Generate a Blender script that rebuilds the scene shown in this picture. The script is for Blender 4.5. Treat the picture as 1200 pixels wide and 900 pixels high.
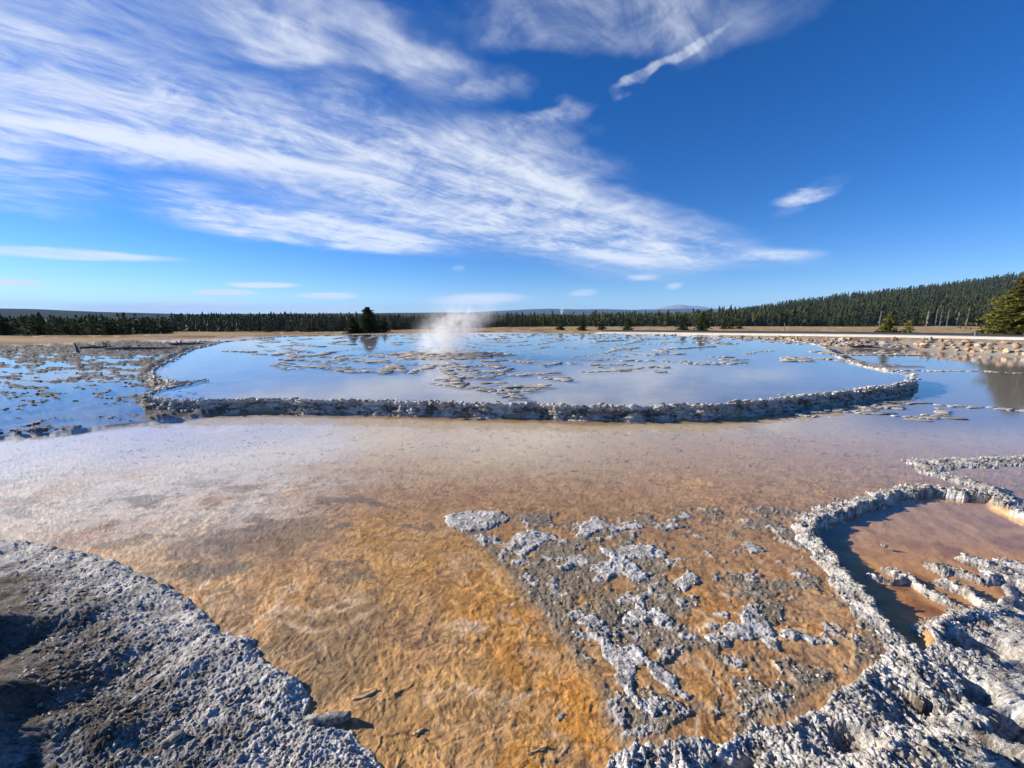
import bpy, math, random
import numpy as np
from mathutils import Vector

for o in list(bpy.data.objects):
    bpy.data.objects.remove(o)
S = bpy.context.scene
COL = S.collection
R = math.radians

# ------------------------------------------------------------------ camera
F = 451.0                       # focal length in photo pixels (1200 wide)
CAM_H = 2.4
HORIZON = 371.0
PITCH = math.atan((450.0 - HORIZON) / F)
cam_d = bpy.data.cameras.new("camera")
cam_d.sensor_width = 36.0
cam_d.lens = 36.0 * F / 1200.0
cam_d.clip_start = 0.05
cam_d.clip_end = 60000.0
cam = bpy.data.objects.new("camera", cam_d)
COL.objects.link(cam)
cam.location = (0, 0, CAM_H)
cam.rotation_euler = (math.pi / 2 - PITCH, 0, 0)
S.camera = cam

S.view_settings.view_transform = 'Standard'
S.view_settings.look = 'None'
S.view_settings.gamma = 1.0
S.view_settings.use_curve_mapping = False
S.view_settings.exposure = 1.08
S.cycles.use_denoising = True
S.cycles.max_bounces = 8
S.cycles.transparent_max_bounces = 12
S.cycles.volume_bounces = 1

# ------------------------------------------------------------------ sun
SUN_AZ, SUN_EL = -76.0, 20.0     # degrees from straight ahead (+ right), elevation
sun_dir = Vector((math.sin(R(SUN_AZ)) * math.cos(R(SUN_EL)), math.cos(R(SUN_AZ)) * math.cos(R(SUN_EL)), math.sin(R(SUN_EL))))
sun_d = bpy.data.lights.new("sun", 'SUN')
sun_d.energy = 4.8
sun_d.angle = R(0.5)
sun_d.color = (1.0, 0.91, 0.78)
sun = bpy.data.objects.new("sun", sun_d)
COL.objects.link(sun)
sun.rotation_euler = (-sun_dir).to_track_quat('-Z', 'Y').to_euler()


def ray(px, py):
    x, y = (px - 600.0) / F, (450.0 - py) / F
    c, s = math.cos(PITCH), math.sin(PITCH)
    return (x, c + s * y, -s + c * y)


def at(px, py, z=0.0):
    d = ray(px, py)
    k = (z - CAM_H) / d[2]
    return (d[0] * k, d[1] * k)


def at_depth(px, py, depth):
    d = ray(px, py)
    k = depth / d[1]
    return (d[0] * k, depth, CAM_H + d[2] * k)


# ------------------------------------------------------------------ world: sky and cirrus
W = bpy.data.worlds.new("World")
S.world = W
W.use_nodes = True
nt = W.node_tree
nt.nodes.clear()
N, L = nt.nodes, nt.links


class G:
    """small node-graph helper"""
    def __init__(self, tree):
        self.t = tree

    def n(self, kind, **kw):
        x = self.t.nodes.new(kind)
        for k, v in kw.items():
            setattr(x, k, v)
        return x

    def put(self, sock, v):
        if isinstance(v, bpy.types.NodeSocket):
            self.t.links.new(v, sock)
        elif v is not None:
            sock.default_value = v

    def math(self, op, a, b=None, c=None, clamp=False):
        x = self.n('ShaderNodeMath', operation=op, use_clamp=clamp)
        for i, v in enumerate((a, b, c)):
            if v is not None:
                self.put(x.inputs[i], v)
        return x.outputs[0]

    def ss(self, v, lo, hi, a=0.0, b=1.0):
        x = self.n('ShaderNodeMapRange', interpolation_type='SMOOTHSTEP')
        self.put(x.inputs[0], v)
        x.inputs[1].default_value, x.inputs[2].default_value = lo, hi
        x.inputs[3].default_value, x.inputs[4].default_value = a, b
        return x.outputs[0]

    def noise(self, vec, scale, detail=4, rough=0.55, dist=0.0, lac=2.0):
        x = self.n('ShaderNodeTexNoise')
        self.put(x.inputs['Vector'], vec)
        x.inputs['Scale'].default_value = scale
        x.inputs['Detail'].default_value = detail
        x.inputs['Roughness'].default_value = rough
        x.inputs['Distortion'].default_value = dist
        x.inputs['Lacunarity'].default_value = lac
        return x.outputs[0]

    def mapping(self, vec, loc=(0, 0, 0), rot=0.0, scale=(1, 1, 1), kind='POINT'):
        x = self.n('ShaderNodeMapping', vector_type=kind)
        self.put(x.inputs[0], vec)
        x.inputs[1].default_value = loc
        x.inputs[2].default_value = (0, 0, rot)
        x.inputs[3].default_value = scale
        return x.outputs[0]

    def mix(self, f, a, b, blend='MIX'):
        x = self.n('ShaderNodeMix', data_type='RGBA', blend_type=blend)
        self.put(x.inputs[0], f)
        self.put(x.inputs[6], a)
        self.put(x.inputs[7], b)
        return x.outputs[2]


g = G(nt)
sky = g.n('ShaderNodeTexSky', sky_type='NISHITA')
sky.sun_disc = False
sky.sun_elevation = R(SUN_EL)
sky.sun_rotation = R(SUN_AZ)
sky.altitude = 2200.0
sky.air_density = 1.0
sky.dust_density = 0.25
sky.ozone_density = 2.2
hsv = g.n('ShaderNodeHueSaturation')
hsv.inputs['Hue'].default_value = 0.505
hsv.inputs['Saturation'].default_value = 1.42
hsv.inputs['Value'].default_value = 1.0
L.new(sky.outputs[0], hsv.inputs['Color'])

tc = g.n('ShaderNodeTexCoord')
sep = g.n('ShaderNodeSeparateXYZ')
L.new(tc.outputs['Generated'], sep.inputs[0])
dx, dy, dz = sep.outputs
az = g.math('ARCTAN2', dx, dy)
el = g.math('ARCSINE', dz)
ae = g.n('ShaderNodeCombineXYZ')
L.new(az, ae.inputs[0])
L.new(el, ae.inputs[1])
ae = ae.outputs[0]
den = g.math('ADD', g.math('MAXIMUM', dz, 0.0), 0.10)
pl = g.n('ShaderNodeCombineXYZ')
L.new(g.math('DIVIDE', dx, den), pl.inputs[0])
L.new(g.math('DIVIDE', dy, den), pl.inputs[1])
pl = pl.outputs[0]


def azel(px, py):
    d = ray(px, py)
    l = math.sqrt(d[0] ** 2 + d[1] ** 2 + d[2] ** 2)
    return math.atan2(d[0], d[1]), math.asin(d[2] / l)


def plane(px, py):
    d = ray(px, py)
    l = math.sqrt(d[0] ** 2 + d[1] ** 2 + d[2] ** 2)
    z = max(d[2] / l, 0) + 0.10
    return d[0] / l / z, d[1] / l / z


p0, p1 = plane(0, 110), plane(800, 290)
STREAK = math.atan2(p1[1] - p0[1], p1[0] - p0[0])

# cirrus banks as directions in the sky: start, end (photo pixels turned into azimuth / elevation), half width, weight
STROKES = [
    (-260, 10, 330, 175, 70, 1.0), (-150, 60, 330, 195, 34, 0.8), (150, 130, 760, 285, 72, 1.0), (520, 240, 880, 305, 46, 0.95),
    (380, 190, 700, 250, 60, 0.45), (-160, 180, 180, 240, 34, 1.25), (120, 225, 370, 278, 22, 1.0), (220, 248, 560, 300, 15, 1.3),
    (-160, 284, 270, 309, 6, 1.2), (-80, 329, 70, 333, 4.0, 2.0), (258, 333.5, 360, 335, 3.0, 1.7), (218, 342.5, 312, 343, 3.2, 1.7),
    (340, 346.5, 430, 347, 3.4, 1.5), (210, -20, 460, 80, 24, 0.75), (260, -60, 560, 70, 48, 0.6), (400, 10, 640, 120, 44, 0.45),
    (380, -60, 1010, 40, 62, 0.85), (520, 95, 640, 112, 18, 0.40), (694, 132, 830, 30, 9, 1.15), (790, 62, 870, -14, 12, 0.7), (612, 160, 694, 132, 10, 0.65),
    (895, 236, 990, 224, 7, 0.75), (890, 265, 1010, 195, 15, 0.35), (560, 175, 760, 200, 32, 0.5), (600, 285, 980, 310, 14, 0.5),
    (850, 302, 975, 298, 7, 0.55), (488, 354, 632, 348, 6.5, 1.25), (70, 363, 330, 360, 6.5, 2.6), (300, 363, 450, 362, 4.5, 1.6),
    (778, 336, 802, 334, 4, 0.7), (660, 345, 706, 342, 4.5, 0.8), (528, 316, 548, 314, 3, 0.5), (730, 327, 776, 324, 4, 0.6), (-300, 100, 100, 150, 60, 0.7),
    (-220, 120, 60, 250, 30, 0.5), (-350, -40, 560, 190, 120, 0.50), (-200, -150, 420, 40, 80, 0.40), (300, 60, 700, 230, 80, 0.30),
]
total = None
warp = g.n('ShaderNodeVectorMath', operation='SCALE')
wn = g.n('ShaderNodeTexNoise')
L.new(pl, wn.inputs['Vector'])
wn.inputs['Scale'].default_value = 2.2
wn.inputs['Detail'].default_value = 5
wsub = g.n('ShaderNodeVectorMath', operation='SUBTRACT')
L.new(wn.outputs['Color'], wsub.inputs[0])
wsub.inputs[1].default_value = (0.5, 0.5, 0.5)
wmul = g.n('ShaderNodeVectorMath', operation='MULTIPLY')
L.new(wsub.outputs[0], wmul.inputs[0])
# warp shrinks towards the horizon
wel = g.n('ShaderNodeCombineXYZ')
wk = g.math('ADD', g.math('MULTIPLY', g.math('POWER', g.math('MAXIMUM', el, 0.0), 1.7), 0.95), 0.0015)
L.new(wk, wel.inputs[0])
L.new(g.math('MULTIPLY', wk, 0.8), wel.inputs[1])
L.new(wel.outputs[0], wmul.inputs[1])
wadd = g.n('ShaderNodeVectorMath', operation='ADD')
L.new(ae, wadd.inputs[0])
L.new(wmul.outputs[0], wadd.inputs[1])
aw = wadd.outputs[0]
for (x0, y0, x1, y1, hw, wt) in STROKES:
    a, b = azel(x0, y0), azel(x1, y1)
    m = azel((x0 + x1) / 2, (y0 + y1) / 2)
    ln = math.hypot(b[0] - a[0], b[1] - a[1]) / 2
    ang = math.atan2(b[1] - a[1], b[0] - a[0])
    mid = (x0 + x1) / 2, (y0 + y1) / 2
    c1 = azel(mid[0], mid[1] - hw)
    c2 = azel(mid[0], mid[1] + hw)
    bw = abs(c1[1] - c2[1]) / 2 * math.cos(ang)
    v = g.mapping(aw, (m[0], m[1], 0), ang, (ln * 1.12, bw * 1.55, 1), 'TEXTURE')
    v2 = g.n('ShaderNodeVectorMath', operation='MULTIPLY')
    L.new(v, v2.inputs[0])
    v2.inputs[1].default_value = (1, 1, 0)
    gr = g.n('ShaderNodeTexGradient', gradient_type='SPHERICAL')
    L.new(v2.outputs[0], gr.inputs[0])
    s = g.math('MULTIPLY', g.ss(gr.outputs[1], 0.0, 0.72), wt)
    total = s if total is None else g.math('ADD', total, s)
# long soft fibres in the plane of the cloud layer, and a feathery break-up
st = g.mapping(pl, (0, 0, 0), -STREAK, (1, 1, 1))
st = g.mapping(st, (0.3, 0.1, 0), 0.0, (0.32, 1.35, 1))
n1 = g.noise(st, 1.25, 7, 0.50, 1.3)
st2 = g.mapping(pl, (3.1, 1.7, 0), -STREAK - 0.18, (1, 1, 1))
st2 = g.mapping(st2, (0, 0, 0), 0.0, (0.6, 1.6, 1))
n2 = g.noise(st2, 3.6, 12, 0.64, 2.4)
n3 = g.noise(pl, 3.0, 11, 0.65, 1.4)
fib = g.math('ADD', g.math('ADD', g.math('MULTIPLY', n1, 0.48), g.math('MULTIPLY', n2, 0.22)), g.math('MULTIPLY', n3, 0.30))   # ~0.5 mean
fib = g.math('ADD', g.math('MULTIPLY', fib, g.ss(el, 0.03, 0.20, 0.25, 1.0)), g.ss(el, 0.03, 0.20, 0.43, 0.0))   # thin bands low down stay whole
base = g.math('MINIMUM', total, 1.3)
back = g.ss(n1, 0.50, 0.75, 0.0, 0.45)
behind = g.ss(dy, -0.2, 0.25, 1.0, 0.10)
base = g.math('ADD', base, g.math('MULTIPLY', back, behind))
dens = g.math('MULTIPLY', base, g.ss(fib, 0.34, 0.67, 0.20, 1.22))
dens = g.ss(dens, -0.12, 1.45, -0.04, 0.90)
dens = g.math('MAXIMUM', dens, 0.0)
dens = g.math('MULTIPLY', dens, g.ss(dz, -0.005, 0.008))
bg_sky = g.n('ShaderNodeBackground')
SKY_STRENGTH = 0.062
L.new(g.mix(1.0, hsv.outputs[0], (0.74, 0.91, 1.17, 1), 'MULTIPLY'), bg_sky.inputs[0])
bg_sky.inputs[1].default_value = SKY_STRENGTH
bg_cl = g.n('ShaderNodeBackground')
bg_cl.inputs[0].default_value = (0.86, 0.91, 1.0, 1)
bg_cl.inputs[1].default_value = 0.49
mx = g.n('ShaderNodeMixShader')
L.new(dens, mx.inputs[0])
L.new(bg_sky.outputs[0], mx.inputs[1])
L.new(bg_cl.outputs[0], mx.inputs[2])
out = g.n('ShaderNodeOutputWorld')
L.new(mx.outputs[0], out.inputs[0])

# ------------------------------------------------------------------ numpy noise
_rng = np.random.RandomState(7)
PERM = _rng.permutation(4096).astype(np.int32)
GX = np.cos(np.arange(4096) * 2.399963).astype(np.float32)
GY = np.sin(np.arange(4096) * 2.399963).astype(np.float32)
RV = _rng.rand(4096).astype(np.float32)


def _h(ix, iy):
    return PERM[(PERM[ix & 4095] + iy) & 4095]


def perlin(x, y):
    x = np.asarray(x, np.float32)
    y = np.asarray(y, np.float32)
    ix = np.floor(x).astype(np.int32)
    iy = np.floor(y).astype(np.int32)
    fx, fy = x - ix, y - iy
    u = fx * fx * fx * (fx * (fx * 6 - 15) + 10)
    v = fy * fy * fy * (fy * (fy * 6 - 15) + 10)

    def gd(a, b, ddx, ddy):
        k = _h(a, b)
        return GX[k] * ddx + GY[k] * ddy
    a = gd(ix, iy, fx, fy)
    b = gd(ix + 1, iy, fx - 1, fy)
    c = gd(ix, iy + 1, fx, fy - 1)
    d = gd(ix + 1, iy + 1, fx - 1, fy - 1)
    return ((a + (b - a) * u) * (1 - v) + (c + (d - c) * u) * v) * 1.5


def fbm(x, y, o=4, gain=0.5):
    r, a, s = 0.0, 1.0, 0.0
    for i in range(o):
        r = r + a * perlin(x + 17.3 * i, y - 9.1 * i)
        s += a
        a *= gain
        x, y = x * 2.03, y * 2.03
    return r / s


def billow(x, y, o=3, gain=0.5):
    r, a, s = 0.0, 1.0, 0.0
    for i in range(o):
        r = r + a * np.abs(perlin(x + 31.7 * i, y + 5.3 * i))
        s += a
        a *= gain
        x, y = x * 2.1, y * 2.1
    return r / s


def worley(x, y):
    x = np.asarray(x, np.float32)
    y = np.asarray(y, np.float32)
    ix = np.floor(x).astype(np.int32)
    iy = np.floor(y).astype(np.int32)
    best = np.full(x.shape, 9.0, np.float32)
    for i in (-1, 0, 1):
        for j in (-1, 0, 1):
            k = _h(ix + i, iy + j)
            qx = ix + i + RV[k] - x
            qy = iy + j + RV[(k * 7 + 13) & 4095] - y
            best = np.minimum(best, qx * qx + qy * qy)
    return np.sqrt(best)


def sst(x, a, b):
    t = np.clip((x - a) / (b - a), 0, 1)
    return t * t * (3 - 2 * t)


def terr(f, n, sharp=0.78):
    """layered steps"""
    q = f * n
    k = np.floor(q)
    return (k + sst(q - k, sharp, 1.0)) / n


def seg_dist(X, Y, pts):
    """distance to an open polyline and the fraction along it"""
    best = np.full(X.shape, 1e9, np.float32)
    for (ax, ay), (bx, by) in zip(pts[:-1], pts[1:]):
        vx, vy = bx - ax, by - ay
        t = np.clip(((X - ax) * vx + (Y - ay) * vy) / (vx * vx + vy * vy + 1e-9), 0, 1)
        best = np.minimum(best, (X - ax - t * vx) ** 2 + (Y - ay - t * vy) ** 2)
    return np.sqrt(best)


def poly_sd(X, Y, pts, reach=1.0):
    """signed distance to a closed polygon, positive inside; only exact within reach of it"""
    P = np.array(pts, np.float32)
    out = np.full(X.shape, -reach, np.float32)
    m = (X > P[:, 0].min() - reach) & (X < P[:, 0].max() + reach) & (Y > P[:, 1].min() - reach) & (Y < P[:, 1].max() + reach)
    x, y = X[m], Y[m]
    d = seg_dist(x, y, list(pts) + [pts[0]])
    ins = np.zeros(x.shape, bool)
    n = len(pts)
    for i in range(n):
        ax, ay = pts[i]
        bx, by = pts[(i + 1) % n]
        if ay == by:
            continue
        c = ((ay > y) != (by > y)) & (x < (bx - ax) * (y - ay) / (by - ay) + ax)
        ins ^= c
    out[m] = np.where(ins, d, -d)
    return out


def gp(pts, z=0.0):
    return [at(a, b, z) for a, b in pts]


def zm(x0, y0, s, pts):
    """points measured in an enlarged view of the photo"""
    return [(x0 + a / s, y0 + b / s) for a, b in pts]


# ------------------------------------------------------------------ scene helpers
def tag(o, label=None, cat=None, group=None, kind=None):
    if label:
        o['label'] = label
    if cat:
        o['category'] = cat
    if group:
        o['group'] = group
    if kind:
        o['kind'] = kind
    return o


def mesh_np(name, V, Fq, mat=None, col=None, smooth=True):
    """V (n,3), Fq (m,3 or 4) -> mesh"""
    V = np.asarray(V, np.float32)
    Fq = np.asarray(Fq, np.int32)
    me = bpy.data.meshes.new(name)
    k = Fq.shape[1]
    me.vertices.add(len(V))
    me.vertices.foreach_set('co', V.ravel())
    me.loops.add(Fq.size)
    me.loops.foreach_set('vertex_index', Fq.ravel())
    me.polygons.add(len(Fq))
    me.polygons.foreach_set('loop_start', np.arange(0, Fq.size, k, dtype=np.int32))
    try:
        me.polygons.foreach_set('loop_total', np.full(len(Fq), k, np.int32))
    except Exception:
        pass
    me.update(calc_edges=True)
    if smooth:
        me.polygons.foreach_set('use_smooth', np.ones(len(Fq), bool))
    if col is not None:
        at_ = me.color_attributes.new('Col', 'FLOAT_COLOR', 'POINT')
        c = np.ones((len(V), 4), np.float32)
        c[:, :col.shape[1]] = col
        at_.data.foreach_set('color', c.ravel())
    if mat:
        me.materials.append(mat)
    return me


def link(name, me, parent=None, loc=None):
    o = bpy.data.objects.new(name, me)
    COL.objects.link(o)
    if parent:
        o.parent = parent
    if loc is not None:
        o.location = loc
    return o


# ------------------------------------------------------------------ materials
def new_mat(name):
    m = bpy.data.materials.new(name)
    m.use_nodes = True
    m.node_tree.nodes.clear()
    gg = G(m.node_tree)
    o = gg.n('ShaderNodeOutputMaterial')
    return m, gg, o


def mat_ground(name, bump=0.006, spec=0.4, fine=1.0, rough_dry=0.92, rough_wet=0.48, contrast=0.42):
    """colour from the mineral map (Col), wetness in its alpha, grain from noise"""
    m, q, o = new_mat(name)
    a = q.n('ShaderNodeAttribute', attribute_name='Col')
    ge = q.n('ShaderNodeNewGeometry')
    pos = ge.outputs['Position']
    na = q.noise(pos, 38.0 * fine, 5, 0.65)
    nb = q.noise(pos, 170.0 * fine, 3, 0.6)
    nc = q.noise(pos, 5.0 * fine, 4, 0.6)
    v = q.math('ADD', q.math('MULTIPLY', na, 0.9), q.math('MULTIPLY', nb, 0.55))
    v = q.math('ADD', v, q.math('MULTIPLY', nc, 0.5))
    k = q.ss(v, 0.66, 1.30, 1 - contrast, 1 + contrast)
    k = q.math('MULTIPLY_ADD', q.math('SUBTRACT', k, 1.0), q.math('MULTIPLY_ADD', a.outputs['Alpha'], -0.75, 1.0), 1.0)   # wet mud is smoother in tone
    col = q.n('ShaderNodeVectorMath', operation='SCALE')
    q.put(col.inputs[0], a.outputs['Color'])
    q.put(col.inputs['Scale'], k)
    b = q.n('ShaderNodeBsdfPrincipled')
    q.put(b.inputs['Base Color'], col.outputs[0])
    rg = q.n('ShaderNodeMapRange')
    q.put(rg.inputs[0], a.outputs['Alpha'])
    rg.inputs[3].default_value, rg.inputs[4].default_value = rough_dry, rough_wet
    q.put(b.inputs['Roughness'], rg.outputs[0])
    q.put(b.inputs['Specular IOR Level'], q.math('MULTIPLY_ADD', a.outputs['Alpha'], spec, 0.03))
    bp = q.n('ShaderNodeBump')
    bp.inputs['Strength'].default_value = 1.0
    bp.inputs['Distance'].default_value = bump
    hh = q.math('ADD', q.math('MULTIPLY', na, 1.0), q.math('MULTIPLY', nb, 0.35))
    q.put(bp.inputs['Height'], hh)
    q.put(b.inputs['Normal'], bp.outputs[0])
    q.put(o.inputs[0], b.outputs[0])
    return m


def mat_rock(name, c1, c2, c3, scale=6.0, bump=0.02, rough=0.9, rnd=0.25):
    m, q, o = new_mat(name)
    tcn = q.n('ShaderNodeTexCoord')
    oi = q.n('ShaderNodeObjectInfo')
    off = q.n('ShaderNodeVectorMath', operation='ADD')
    q.put(off.inputs[0], tcn.outputs['Object'])
    q.put(off.inputs[1], oi.outputs['Location'])
    p = off.outputs[0]
    n1_ = q.noise(p, scale, 6, 0.62)
    n2_ = q.noise(p, scale * 4.3, 4, 0.6)
    c = q.mix(q.ss(n1_, 0.35, 0.65), (*c1, 1), (*c2, 1))
    c = q.mix(q.ss(n2_, 0.52, 0.72), c, (*c3, 1))
    c = q.mix(1.0, c, (1, 1, 1, 1), 'MULTIPLY')
    sc = q.n('ShaderNodeVectorMath', operation='SCALE')
    q.put(sc.inputs[0], c)
    q.put(sc.inputs['Scale'], q.math('ADD', q.math('MULTIPLY', oi.outputs['Random'], rnd * 2), 1 - rnd))
    b = q.n('ShaderNodeBsdfPrincipled')
    q.put(b.inputs['Base Color'], sc.outputs[0])
    b.inputs['Roughness'].default_value = rough
    b.inputs['Specular IOR Level'].default_value = 0.25
    bp = q.n('ShaderNodeBump')
    bp.inputs['Distance'].default_value = bump
    q.put(bp.inputs['Height'], q.math('ADD', n1_, q.math('MULTIPLY', n2_, 0.6)))
    q.put(b.inputs['Normal'], bp.outputs[0])
    q.put(o.inputs[0], b.outputs[0])
    return m


def mat_leaf(name, c1, c2, rnd=0.3, nscale=0.35):
    m, q, o = new_mat(name)
    ge = q.n('ShaderNodeNewGeometry')
    oi = q.n('ShaderNodeObjectInfo')
    n1_ = q.noise(ge.outputs['Position'], nscale, 3, 0.6)
    n2_ = q.noise(ge.outputs['Position'], nscale * 9, 2, 0.6)
    f = q.ss(q.math('ADD', q.math('MULTIPLY', n1_, 0.6), q.math('MULTIPLY', n2_, 0.4)), 0.36, 0.64)
    c = q.mix(f, (*c1, 1), (*c2, 1))
    sc = q.n('ShaderNodeVectorMath', operation='SCALE')
    q.put(sc.inputs[0], c)
    q.put(sc.inputs['Scale'], q.math('ADD', q.math('MULTIPLY', oi.outputs['Random'], rnd * 2), 1 - rnd))
    d = q.n('ShaderNodeBsdfPrincipled')
    q.put(d.inputs['Base Color'], sc.outputs[0])
    d.inputs['Roughness'].default_value = 0.75
    d.inputs['Specular IOR Level'].default_value = 0.08
    t = q.n('ShaderNodeBsdfTranslucent')
    q.put(t.inputs['Color'], sc.outputs[0])
    ms = q.n('ShaderNodeMixShader')
    ms.inputs[0].default_value = 0.18
    q.put(ms.inputs[1], d.outputs[0])
    q.put(ms.inputs[2], t.outputs[0])
    q.put(o.inputs[0], ms.outputs[0])
    return m


def mat_plain(name, c1, c2, scale=3.0, rough=0.9, bump=0.01, stretch=(1, 1, 1)):
    m, q, o = new_mat(name)
    ge = q.n('ShaderNodeNewGeometry')
    p = q.mapping(ge.outputs['Position'], (0, 0, 0), 0, stretch)
    n1_ = q.noise(p, scale, 6, 0.62)
    c = q.mix(q.ss(n1_, 0.32, 0.68), (*c1, 1), (*c2, 1))
    b = q.n('ShaderNodeBsdfPrincipled')
    q.put(b.inputs['Base Color'], c)
    b.inputs['Roughness'].default_value = rough
    b.inputs['Specular IOR Level'].default_value = 0.2 if rough < 1 else 0.0
    if bump:
        bp = q.n('ShaderNodeBump')
        bp.inputs['Distance'].default_value = bump
        q.put(bp.inputs['Height'], n1_)
        q.put(b.inputs['Normal'], bp.outputs[0])
    q.put(o.inputs[0], b.outputs[0])
    return m


def mat_water(name, rough=0.03, tint=(0.97, 0.97, 0.97), bump=0.002, bscale=9.0):
    m, q, o = new_mat(name)
    ge = q.n('ShaderNodeNewGeometry')
    p = q.mapping(ge.outputs['Position'], (0, 0, 0), 0.35, (1, 2.6, 1))
    n1_ = q.noise(p, bscale, 3, 0.5)
    bp = q.n('ShaderNodeBump')
    bp.inputs['Distance'].default_value = bump
    bp.inputs['Strength'].default_value = 0.6
    q.put(bp.inputs['Height'], n1_)
    dt = q.n('ShaderNodeVectorMath', operation='DOT_PRODUCT')
    q.put(dt.inputs[0], bp.outputs[0])
    q.put(dt.inputs[1], ge.outputs['Incoming'])
    cs = q.math('SUBTRACT', 1.0, q.math('MINIMUM', q.math('ABSOLUTE', dt.outputs['Value']), 1.0))
    fres = q.math('ADD', 0.02, q.math('MULTIPLY', q.math('POWER', cs, 5.0), 0.98))   # Schlick, the same from both sides
    t = q.n('ShaderNodeBsdfTransparent')
    t.inputs[0].default_value = (*tint, 1)
    gl = q.n('ShaderNodeBsdfGlossy')
    gl.inputs['Roughness'].default_value = rough
    gl.inputs['Color'].default_value = (1, 1, 1, 1)
    q.put(gl.inputs['Normal'], bp.outputs[0])
    ms = q.n('ShaderNodeMixShader')
    q.put(ms.inputs[0], fres)
    q.put(ms.inputs[1], t.outputs[0])
    q.put(ms.inputs[2], gl.outputs[0])
    q.put(o.inputs[0], ms.outputs[0])
    return m


M_GROUND = mat_ground('mineral_mat', 0.006, 0.28)
M_SINTER = mat_ground('sinter_crust', 0.022, 0.2, 0.9, contrast=0.62)
M_RIM = mat_ground('sinter_wall', 0.03, 0.2, 0.45)
M_KNOB = mat_rock('sinter_lump', (0.50, 0.47, 0.42), (0.30, 0.27, 0.23), (0.12, 0.10, 0.08), 9.0, 0.02, 0.9, 0.35)
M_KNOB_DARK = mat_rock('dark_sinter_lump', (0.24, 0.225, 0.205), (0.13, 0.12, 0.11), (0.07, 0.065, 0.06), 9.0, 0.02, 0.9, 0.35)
M_BOULDER = [mat_rock('tan_boulder', (0.40, 0.30, 0.20), (0.30, 0.22, 0.15), (0.16, 0.12, 0.09), 3.0, 0.03),
             mat_rock('red_boulder', (0.34, 0.21, 0.14), (0.25, 0.16, 0.11), (0.12, 0.09, 0.07), 3.0, 0.03),
             mat_rock('grey_boulder', (0.36, 0.33, 0.29), (0.24, 0.22, 0.20), (0.10, 0.09, 0.08), 3.0, 0.03)]
M_NEEDLE = mat_leaf('pine_needles', (0.022, 0.032, 0.011), (0.066, 0.074, 0.023))
M_NEEDLE_WARM = mat_leaf('sunny_pine_needles', (0.075, 0.085, 0.016), (0.20, 0.185, 0.04))  # yellow-green needles, raised in colour to look sunlit
M_NEEDLE_DRY = mat_leaf('grey_dry_needles', (0.11, 0.105, 0.085), (0.19, 0.18, 0.15))
M_BARK = mat_plain('pine_bark', (0.10, 0.07, 0.05), (0.20, 0.15, 0.11), 6.0)
M_DEAD = mat_plain('weathered_wood', (0.11, 0.09, 0.075), (0.21, 0.185, 0.16), 8.0)
M_WOOD_PALE = mat_plain('pale_wood', (0.34, 0.24, 0.15), (0.50, 0.38, 0.27), 40.0, 0.7, 0.002)
M_SLATE = mat_plain('dark_sinter_slab', (0.10, 0.09, 0.08), (0.40, 0.37, 0.33), 45.0, 0.85, 0.01)
M_ROAD_PALE = mat_plain('pale_gravel', (0.62, 0.56, 0.46), (0.76, 0.70, 0.60), 2.0, 0.95, 0.02)
M_ASPHALT = mat_plain('asphalt', (0.045, 0.045, 0.048), (0.07, 0.07, 0.07), 3.0, 0.9, 0.01)
M_HILL = mat_plain('forest_floor_hill', (0.030, 0.042, 0.020), (0.055, 0.065, 0.030), 0.03, 1.0, 0)
M_RIDGE = mat_plain('far_forest_ridge', (0.025, 0.038, 0.025), (0.055, 0.065, 0.045), 0.006, 1.0, 0)
M_MOUNTAIN = mat_plain('bare_mountain', (0.12, 0.12, 0.12), (0.30, 0.28, 0.26), 0.004, 1.0, 0)
M_WATER_UP = mat_water('still_pool_water', 0.02, (0.93, 0.95, 0.96), 0.0012, 7.0)
M_WATER_LOW = mat_water('shallow_runoff_water', 0.05, (0.98, 0.97, 0.96), 0.0012, 6.0)
M_WATER_SIDE = mat_water('side_pool_water', 0.05, (0.97, 0.94, 0.90), 0.001, 6.0)

# ------------------------------------------------------------------ plan of the place (photo points laid on the ground)
ZU = 0.32                        # level of the upper pool
ZL = 0.07                        # level of the small pools on the left
RIM = [(440, 391.5), (330, 394), (262, 400), (225, 409), (200, 421), (181, 431), (176, 437), (184, 443), (210, 446), (240, 444.5),
       (214, 450), (188, 455), (170, 461), (172, 465), (200, 467), (250, 467), (330, 466), (450, 468), (540, 470), (600, 472), (625, 471),
       (680, 474), (760, 473), (830, 473), (880, 469), (920, 464), (965, 460), (1010, 455), (1045, 450), (1068, 445), (1074, 440),
       (1064, 436), (1040, 433), (1012, 428), (990, 421), (975, 412), (962, 404), (930, 399)]
rim_g = gp(RIM, ZU + 0.04)
SHORE_FAR = [(930, 399), (880, 396.5), (800, 393), (700, 391.5), (560, 390.0)]
upper_poly = rim_g + gp(SHORE_FAR, ZU)
LEFT_ZONE = [(-260, 545), (-80, 524), (0, 512), (60, 508), (120, 500), (200, 492), (262, 482), (250, 470), (180, 466), (168, 460), (200, 448),
             (176, 436), (200, 421), (225, 409), (262, 401), (150, 402), (60, 406), (-60, 410), (-260, 420)]
left_poly = gp(LEFT_ZONE, 0.05)
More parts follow.
